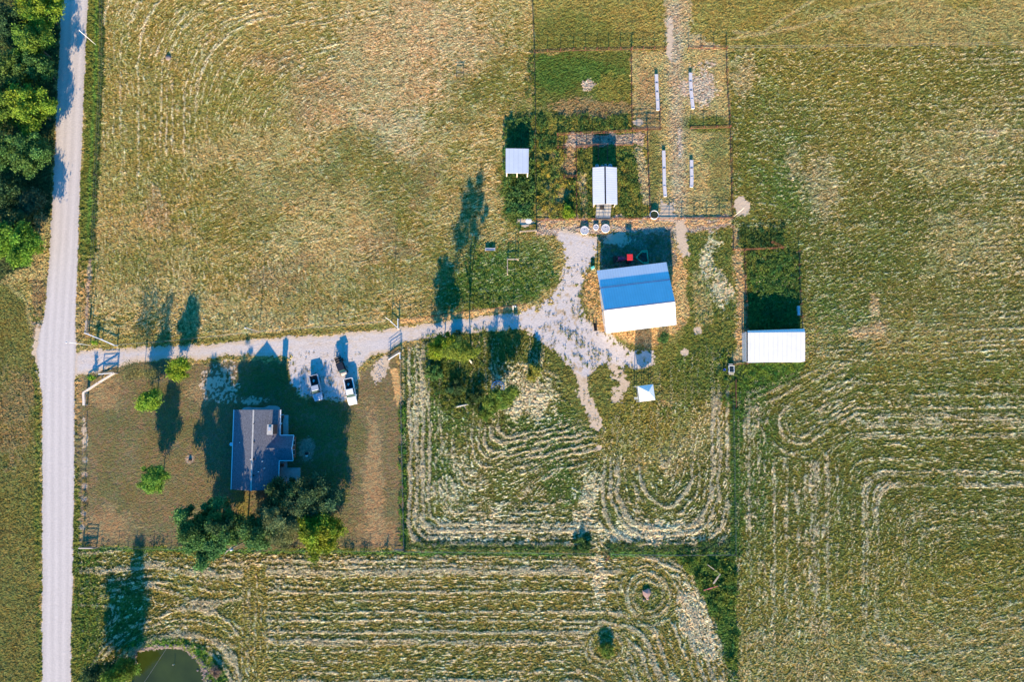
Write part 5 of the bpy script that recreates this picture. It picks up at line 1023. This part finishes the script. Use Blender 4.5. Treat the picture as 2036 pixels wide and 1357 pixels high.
# hay ring feeder
q = P(990, 771); t = thing('hay_ring', 'round blue metal hay ring half hidden by the olive yard tree', 'hay ring', q); m = MB()
for z in (.1, .6, 1.1): m.tube([(1.25 * math.cos(a_ * .2618), 1.25 * math.sin(a_ * .2618), z) for a_ in range(25)], .045, 6, False)
m.build('hoops', M['bluering'], t); m = MB()
for a_ in range(12): c_, s_ = math.cos(a_ * .5236), math.sin(a_ * .5236); m.tube([(1.25 * c_, 1.25 * s_, .1), (1.25 * c_, 1.25 * s_, 1.1)], .035, 5); m.tube([(1.25 * c_, 1.25 * s_, 1.1), (.75 * c_, .75 * s_, 1.0)], .035, 5)
m.tube([(.75 * math.cos(a_ * .2618), .75 * math.sin(a_ * .2618), 1.0) for a_ in range(25)], .04, 6, False); m.build('bars', M['bluering'], t)
# fallen log, poles and boards
q = P(906, 810); e_ = P(946, 803) - q; t = thing('fallen_log', 'pale fallen log lying below the dark bushes', 'log', q); MB().tube([(0, 0, .2), e_ * .5 + Vector((0, .1, .25)), e_ + Vector((0, 0, .15))], [.2, .16, .08], 8).build('log', M['palebark'], t, True); MB().tube([(e_.x * .4, e_.y * .4, .2), (e_.x * .4 + .5, e_.y * .4 - .6, .35)], [.07, .03], 6).build('branch', M['palebark'], t)
q = P(1430, 1141); t = thing('leaning_frame', 'L-shaped weathered plank frame in the tall weeds right of the lower hay field', 'frame', q)
for (ex, ey, w_) in ((1405.5, 1123, .14), (1416.5, 1160, .28)): d = P(ex, ey) - q; MB().box((d.x / 2, d.y / 2, .62), (d.length, w_, .08), math.atan2(d.y, d.x)).build('plank', M['wood'], t)
for (ex, ey) in ((1430, 1141), (1405.5, 1123), (1416.5, 1160)): d = P(ex, ey) - q; MB().box((d.x, d.y, .3), (.12, .12, .62)).build('post', M['wood'], t)
q = P(1398, 1174); d = P(1433, 1163) - q; t = tag(MB().box((d.x / 2, d.y / 2, .45), (d.length, .16, .16), math.atan2(d.y, d.x)).build('red_beam', mat('pink_red_paint', (.55, .16, .14), .7, noise=.2), None), 'faded red beam lying across the weeds below the plank frame', 'beam'); t.location = q
# stones in the lower hay field
GR = 'pinkish field stones in the ring-mown spot'
for i, (x, y, rr_, lab) in enumerate(((1286, 1181, .62, 'largest pinkish field stone, uppermost of the group'), (1280, 1194, .42, 'low reddish field stone at the lower left of the group'), (1292, 1177, .35, 'small pinkish stone touching the largest on its right'), (1287, 1191, .28, 'smallest stone between the largest and the low reddish one'))):
    q = P(x, y); o = rocks('field_stone', [(0, 0, 0)], rr_, M['redstone'], .1, 10 + i); o.location = q; tag(o, lab, 'stone', GR)
q = P(1168, 172); o = rocks('dirt_mound', [(random.gauss(0, .5), random.gauss(0, .6), 0) for _ in range(30)], .2, mat('bare_soil', (.40, .30, .21), .95, noise=.2), -.05, 21); o.location = q; tag(o, 'bare tan dirt mound in the green pen', 'mound')
q = P(755, 738); pile = rocks('gravel_pile', [(random.gauss(0, .55), random.gauss(0, 1.1), 0) for _ in range(110)], .12, mat('pale_gravel', (.42, .36, .32), .95, noise=.2, nscale=5), -.02, 22); pile.location = q; tag(pile, 'oblong low pile of pale gravel at the east side of the lawn', 'gravel pile')
q = P(612, 902); t = thing('kettle_grill', 'black round kettle grill standing on bare soil east of the house', 'grill', q); MB().lathe([(0, 1.0), (.25, .95), (.36, .75), (.3, .5), (0, .4)], (0, 0, 0), 16).build('bowl', M['black'], t, True)
m = MB()
for a_ in range(3): m.tube([(.2 * math.cos(a_ * 2.1), .2 * math.sin(a_ * 2.1), .5), (.35 * math.cos(a_ * 2.1), .35 * math.sin(a_ * 2.1), 0)], .02, 5)
m.build('legs', M['galv'], t); MB().box((.0, -.45, .7), (.45, .3, .04)).build('side_shelf', M['white'], t)
q = P(378, 916); t = tag(MB().lathe([(0, .3), (.25, .28), (.33, .1), (.36, 0)], (0, 0, 0), 12).build('tree_stump', M['bark'], None, True), 'small brown tree stump in a bare ring on the lawn', 'stump'); t.location = q

# ------------------------------------------------------------------ vehicles
def wheels(t, spots, r, w_, rim='rim'):
    for (x, y) in spots:
        wh = MB().lathe([(r * .6, -w_ / 2), (r * .95, -w_ / 2), (r, -w_ / 3), (r, w_ / 3), (r * .95, w_ / 2), (r * .6, w_ / 2)], (0, 0, 0), 20).build('wheel', M['rubber'], t, True)
        wh.rotation_euler = (math.pi / 2, 0, 0); wh.location = (x, y, r)
        MB().lathe([(0, -w_ * .42), (r * .6, -w_ * .4), (r * .62, w_ * .4), (0, w_ * .42)], (0, 0, 0), 16).build('rim', M[rim], wh, True)
def ring(x, hw, z0, z1, r=.12, top=1.0):
    """rounded cross-section at station x"""
    tw = hw * top; return [(x, -hw + r, z0), (x, -hw, z0 + r), (x, -hw, z1 - 2 * r), (x, -tw + .02, z1 - r * .6), (x, -tw + r, z1), (x, 0, z1 + .03), (x, tw - r, z1), (x, tw - .02, z1 - r * .6), (x, hw, z1 - 2 * r), (x, hw, z0 + r), (x, hw - r, z0)]
def pickup(label, rear, nose, paint, cargo=True):
    A, B_ = P(*rear, 1.0), P(*nose, .8); d = B_ - A; d.z = 0; c_ = (A + B_) / 2; Lh = d.length / 2; k = Lh / 2.6; W = .93
    t = thing('pickup_truck', label, 'pickup truck', (c_.x, c_.y, 0), math.atan2(d.y, d.x), 'pickup trucks parked by the house'); pm = M[paint]
    body = MB().loft([ring(-.62 * k, W, .38, 1.12), ring(.9 * k, W, .36, 1.12), ring(1.1 * k, W, .36, 1.12), ring(2.0 * k, W * .97, .38, 1.05), ring(2.42 * k, W * .90, .42, .96), ring(2.6 * k, W * .72, .46, .82)]).build('body', pm, t, True)
    m = MB(); m.box((-1.6 * k, 0, .62), (2.0 * k, 2 * W - .2, .08)); bed = m.build('bed_floor', M['black'], t)
    for s_ in (-1, 1): MB().loft([[(x, s_ * (W + .0 + (.03 if -2.1 * k < x < -1.1 * k else 0)), .42), (x, s_ * (W + .02), 1.02), (x, s_ * (W - .04), 1.12), (x, s_ * (W - .16), 1.12), (x, s_ * (W - .18), .6), (x, s_ * (W - .15), .42)] for x in (-2.58 * k, -2.2 * k, -1.6 * k, -1.0 * k, -.6 * k)]).build('bed_side', pm, t)
    MB().box((-2.56 * k, 0, .84), (.10, 2 * W - .34, .54)).build('tailgate', pm, t); MB().box((-2.66 * k, 0, .5), (.14, 2 * W - .1, .18)).build('rear_bumper', M['rim'], t)
    MB().box((2.56 * k, 0, .5), (.18, 2 * W * .85, .22)).build('front_bumper', M['rim' if paint != 'paintwhite' else 'paintwhite'], t); MB().box((2.60 * k, 0, .74), (.06, .9, .2)).build('grille', M['black'], t)
    # cab
    zt = 1.72; x0b, x0t, x1t, x1b = -.60 * k, -.48 * k, .52 * k, 1.18 * k; wb, wt = W - .06, W - .24
    v = [(x0b, -wb, 1.1), (x1b, -wb, 1.1), (x1b, wb, 1.1), (x0b, wb, 1.1), (x0t, -wt, zt), (x1t, -wt, zt), (x1t, wt, zt), (x0t, wt, zt)]
    MB().add(v, [(0, 3, 2, 1), (4, 5, 6, 7), (0, 1, 5, 4), (1, 2, 6, 5), (2, 3, 7, 6), (3, 0, 4, 7)]).build('cab', pm, t, bevel=.05)
    def pane(ps, nm='window', mt='glass'):
        ps = [Vector(p) for p in ps]; n_ = (ps[1] - ps[0]).cross(ps[2] - ps[0]).normalized(); cc = sum(ps, Vector()) / 4
        if n_.dot(cc - Vector((0, 0, 1.3))) < 0: n_ = -n_
        MB().slab([p + n_ * .03 for p in ps], .02).build(nm, M[mt], t)
    lerp = lambda a, b, f: tuple(Vector(a).lerp(Vector(b), f))
    pane([lerp(v[1], v[5], .08), lerp(v[2], v[6], .08), lerp(v[2], v[6], .92), lerp(v[1], v[5], .92)], 'windshield', 'wglass')
    pane([lerp(v[0], v[4], .25), lerp(v[3], v[7], .25), lerp(v[3], v[7], .9), lerp(v[0], v[4], .9)], 'rear_window')
    for a_, b_2, c2_, d_ in ((0, 1, 5, 4), (3, 2, 6, 7)):
        q0, q1, q2, q3 = v[a_], v[b_2], v[c2_], v[d_]
        for f0, f1 in ((.06, .48), (.52, .86)): pane([lerp(lerp(q0, q1, f0), lerp(q3, q2, f0), .2), lerp(lerp(q0, q1, f1), lerp(q3, q2, f1), .2), lerp(lerp(q0, q1, f1), lerp(q3, q2, f1), .85), lerp(lerp(q0, q1, f0), lerp(q3, q2, f0), .85)])
    for s_ in (-1, 1):
        MB().box((.95 * k, s_ * (W + .14), 1.15), (.12, .2, .17)).build('mirror', M['black' if paint != 'paintwhite' else 'paintwhite'], t)
        MB().box((2.5 * k, s_ * W * .72, .78), (.12, .26, .16)).build('headlight', M['lens'], t); MB().box((-2.62 * k, s_ * (W - .08), .85), (.05, .12, .3)).build('taillight', M['redlens'], t)
    wheels(t, [(1.75 * k, .84), (1.75 * k, -.84), (-1.65 * k, .84), (-1.65 * k, -.84)], .37, .24)
    if cargo:
        for (x, y, s_, mt) in ((-1.5 * k, -.12, .34, 'galv'), (-1.3 * k, -.22, .2, 'white')):
            bx = tag(MB().box((0, 0, s_ / 2), (s_, s_, s_)).build('cargo_box', M[mt], None, bevel=.02), '%s box in the bed of the %s pickup' % ('grey' if mt == 'galv' else 'small white', 'white' if paint == 'paintwhite' else 'silver'), 'box'); v3 = t.matrix_basis @ Vector((x, y, .66)); rot = Matrix.Rotation(t.rotation_euler.z, 3, 'Z') @ Vector((x, y, .66)); bx.location = Vector(t.location) + rot; bx.rotation_euler = (0, 0, t.rotation_euler.z + .6)
    return t
pickup('silver-blue pickup truck parked nearest the house, nose to the lawn', (622.3, 746.5), (634, 797), 'paintsilver')
pickup('white pickup truck with black bed at the right of the parking area', (691.5, 753), (702, 805), 'paintwhite')
# utility vehicle
A, B_ = P(670.5, 710, .9), P(685.5, 747.5, .7); d = B_ - A; c_ = (A + B_) / 2; uv = thing('utility_vehicle', 'small dark utility vehicle with black roof and beige hood in front of the white pickup', 'utility vehicle', (c_.x, c_.y, 0), math.atan2(d.y, d.x))
MB().loft([ring(-.6, .68, .35, .8), ring(.9, .68, .35, .85), ring(1.1, .66, .4, .95)]).build('body', M['black'], uv); MB().loft([ring(1.1, .64, .45, 1.0), ring(1.6, .6, .5, .92), ring(1.9, .48, .55, .8)]).build('hood', M['tan'], uv, True)
MB().box((.15, 0, 1.82), (1.5, 1.3, .07)).build('roof', M['paintblack'], uv, bevel=.03); m = MB()
for x0_2, x1_2 in ((.85, 1.1), (-.5, -.6)):
    for y in (-.62, .62): m.tube([(x0_2, y, 1.8), (x1_2, y, .85)], .035, 6)
m.build('roll_cage', M['black'], uv); MB().slab([(1.12, -.56, 1.0), (1.12, .56, 1.0), (.9, .56, 1.72), (.9, -.56, 1.72)], .02).build('windshield', M['wglass'], uv)
MB().box((.1, 0, .95), (.5, 1.1, .25)).build('seat', M['black'], uv, bevel=.04); MB().box((-.15, 0, 1.2), (.14, 1.1, .4)).build('seat_back', M['black'], uv, bevel=.04)
m = MB(); m.box((-1.3, 0, .82), (1.3, 1.3, .06)); 
for y in (-.63, .63): m.box((-1.3, y, 1.0), (1.3, .06, .3))
m.box((-1.93, 0, 1.0), (.06, 1.3, .3)); m.box((-.68, 0, 1.0), (.06, 1.3, .3)); m.build('cargo_bed', M['black'], uv); m = MB()
for x in (-1.75, -1.3, -.85): m.box((x, 0, 1.18), (.06, 1.2, .05))
m.build('bed_slats', M['wood'], uv)
wheels(uv, [(1.25, .66), (1.25, -.66), (-1.2, .66), (-1.2, -.66)], .33, .24, 'black')
q = P(668.5, 703, .3); t = thing('ramp_gate', 'light wire mesh ramp lying behind the utility vehicle', 'ramp', (q.x, q.y, 0), R(-8)); m = MB(); m.tube([(-.4, -.75, .35), (-.4, .65, .35), (-.2, .8, .35), (.25, .8, .35), (.4, .65, .35), (.4, -.75, .35), (-.4, -.75, .35)], .035, 5); m.build('frame', M['galv'], t)
m = MB()
for i in range(6): m.tube([(-.38 + .152 * i, -.75, .33), (-.38 + .152 * i, .75, .33)], .012, 4)
for i in range(5): m.tube([(-.38, -.6 + .3 * i, .33), (.38, -.6 + .3 * i, .33)], .012, 4)
m.build('mesh', M['wire'], t)
for x in (-.36, .36): MB().box((x, -.7, .17), (.05, .05, .34)).build('foot', M['darkpipe'], t)
# tractor in the barn shade, facing west
q = P(1243.5, 514.5, .9); tr = thing('tractor', 'small red tractor with square canopy parked in the shade behind the barn', 'tractor', (q.x, q.y, 0), R(180))
MB().loft([ring(-.2, .22, .45, .9, .05), ring(.3, .3, .55, 1.15, .08), ring(1.2, .29, .6, 1.08, .08), ring(1.45, .24, .62, .98, .06)]).build('hood', M['darkred'], tr, True)
MB().box((-.45, 0, .62), (1.3, .5, .4)).build('chassis', M['black'], tr); MB().box((-.65, 0, 2.25), (1.15, 1.25, .09)).build('canopy', M['red'], tr, bevel=.04); MB().box((-.02, 0, 2.28), (.16, .8, .06)).build('canopy_vent', M['black'], tr)
m = MB()
for x, y in ((-.2, -.5), (-.2, .5), (-1.1, -.5), (-1.1, .5)): m.tube([(x, y, .9), (x, y, 2.22)], .035, 6)
m.build('canopy_posts', M['black'], tr); MB().box((-.75, 0, 1.0), (.4, .45, .3)).build('seat', M['black'], tr, bevel=.05)
for s_ in (-1, 1): MB().box((-.8, s_ * .52, 1.05), (.8, .3, .06)).build('fender', M['red'], tr, bevel=.02)
wheels(tr, [(-.75, .62), (-.75, -.62)], .55, .34); wheels(tr, [(1.05, .5), (1.05, -.5)], .33, .22)
m = MB()
for s_ in (-1, 1): m.tube([(.1, s_ * .42, .95), (1.2, s_ * .42, 1.0), (1.85, s_ * .42, .45)], .05, 6)
m.build('loader_arms', M['darkred'], tr); MB().loft([[(1.8, y, .1), (1.85, y, .6), (1.95, y, .6), (2.3, y, .12), (2.3, y, .06), (1.85, y, .06)] for y in (-.62, .62)]).build('loader_bucket', M['black'], tr)
# green mower deck with triangular hitch
q = P(1277, 512, .4); mw = thing('field_mower', 'green towed field mower with triangular frame between the tractor and the barn', 'mower', (q.x, q.y, 0), R(4)); m = MB()
m.tube([(-1.25, 0, .5), (.1, 1.3, .6), (1.0, 1.35, .6), (1.05, -1.3, .6), (.2, -1.35, .6), (-1.25, 0, .5)], .12, 6); m.tube([(.95, 1.3, .6), (.95, -1.3, .6)], .07, 6); m.build('frame', M['green'], mw)
for (x, y) in ((.55, 1.15), (.65, -1.25)): MB().box((x, y, .5), (.95, .55, .22)).build('deck', M['green'], mw, bevel=.05)
MB().box((.4, 0, .42), (.9, 1.5, .10)).build('centre_deck', M['darkwood'], mw); MB().lathe([(0, .3), (.2, .28), (.25, 0)], (-1.15, 0, .5), 10).build('gearbox', M['green'], mw)
wheels(mw, [(.9, .8), (.9, -.8)], .28, .18); m = MB(); m.tube([(-1.2, 0, .55), (.4, .3, .7), (1.0, -.9, .7)], .04, 5); m.tube([(-.6, .6, .6), (.7, -.3, .7)], .04, 5); m.build('braces', M['rubber'], mw)
# trailer by the shed, blue bucket, crate, black trough
q = P(1454, 734.5, .6); t = thing('stock_trailer', 'small white-framed utility trailer with dark floor at the shed corner', 'trailer', (q.x, q.y, 0)); MB().box((0, 0, .45), (.95, 1.3, .06)).build('floor', M['glass'], t); m = MB()
for z in (.5, .9): m.tube([(-.5, -.65, z), (.5, -.65, z), (.5, .65, z), (-.5, .65, z), (-.5, -.65, z)], .045, 5)
for x, y in ((-.5, -.65), (.5, -.65), (.5, .65), (-.5, .65)): m.tube([(x, y, .3), (x, y, .9)], .045, 5)
m.build('side_rails', M['white'], t); MB().box((0, -1.0, .5), (1.0, .16, .06)).build('tailboard', M['cream'], t); MB().box((0, .95, .5), (1.0, .1, .06)).build('front_board', M['tankrim'], t); wheels(t, [(-.58, -.1), (.58, -.1)], .3, .16)
for w_ in [c__ for c__ in t.children if c__.name.startswith('wheel')]: w_.rotation_euler = (0, math.pi / 2, 0)
q = P(1439, 736); t = tag(MB().lathe([(0, .05), (.17, .05), (.22, .55), (.24, .56), (.22, .5), (.18, 0)], (0, 0, 0), 14).build('blue_bucket', M['blue'], None, True), 'small bright blue bucket in the weeds left of the trailer', 'bucket'); t.location = q
q = P(1178, 533); t = thing('plastic_crate', 'small turquoise crate with open pale lid at the gravel west of the barn', 'crate', q, R(25)); MB().box((0, 0, .35), (.7, .45, .7)).build('box', M['turq'], t, bevel=.03); MB().box((-.1, -.32, .6), (.7, .12, .06)).build('lid', M['white'], t)
q = P(1183, 651); t = tag(MB().loft([[(-.24, y, 0), (-.34 + .08 * (y > 0), y, .5), (-.26 + .08 * (y > 0), y, .5), (-.18, y, .1), (.18, y, .1), (.26 - .08 * (y > 0), y, .5), (.34 - .08 * (y > 0), y, .5), (.24, y, 0)] for y in (-.75, .75)]).build('black_trough', M['black'], None), 'black rubber feed trough standing on straw left of the barn', 'trough'); t.location = q; t.rotation_euler = (0, 0, R(8))
q = P(1592, 618, .4); t = tag(MB().box((0, 0, .3), (.5, 1.9, .6)).build('grey_trough', M['tankin'], None, bevel=.08), 'dull grey trough against the right fence in the shaded pen', 'trough'); t.location = (q.x - .4, q.y, 0)
q = P(347, 1322, -.4); t = tag(MB().tube([(0, 0, -.5), (.02, .02, .5), (-.12, .08, .62)], .05, 6).build('pond_stake', M['palebark'], None), 'short pale stake standing up out of the pond', 'stake'); t.location = q
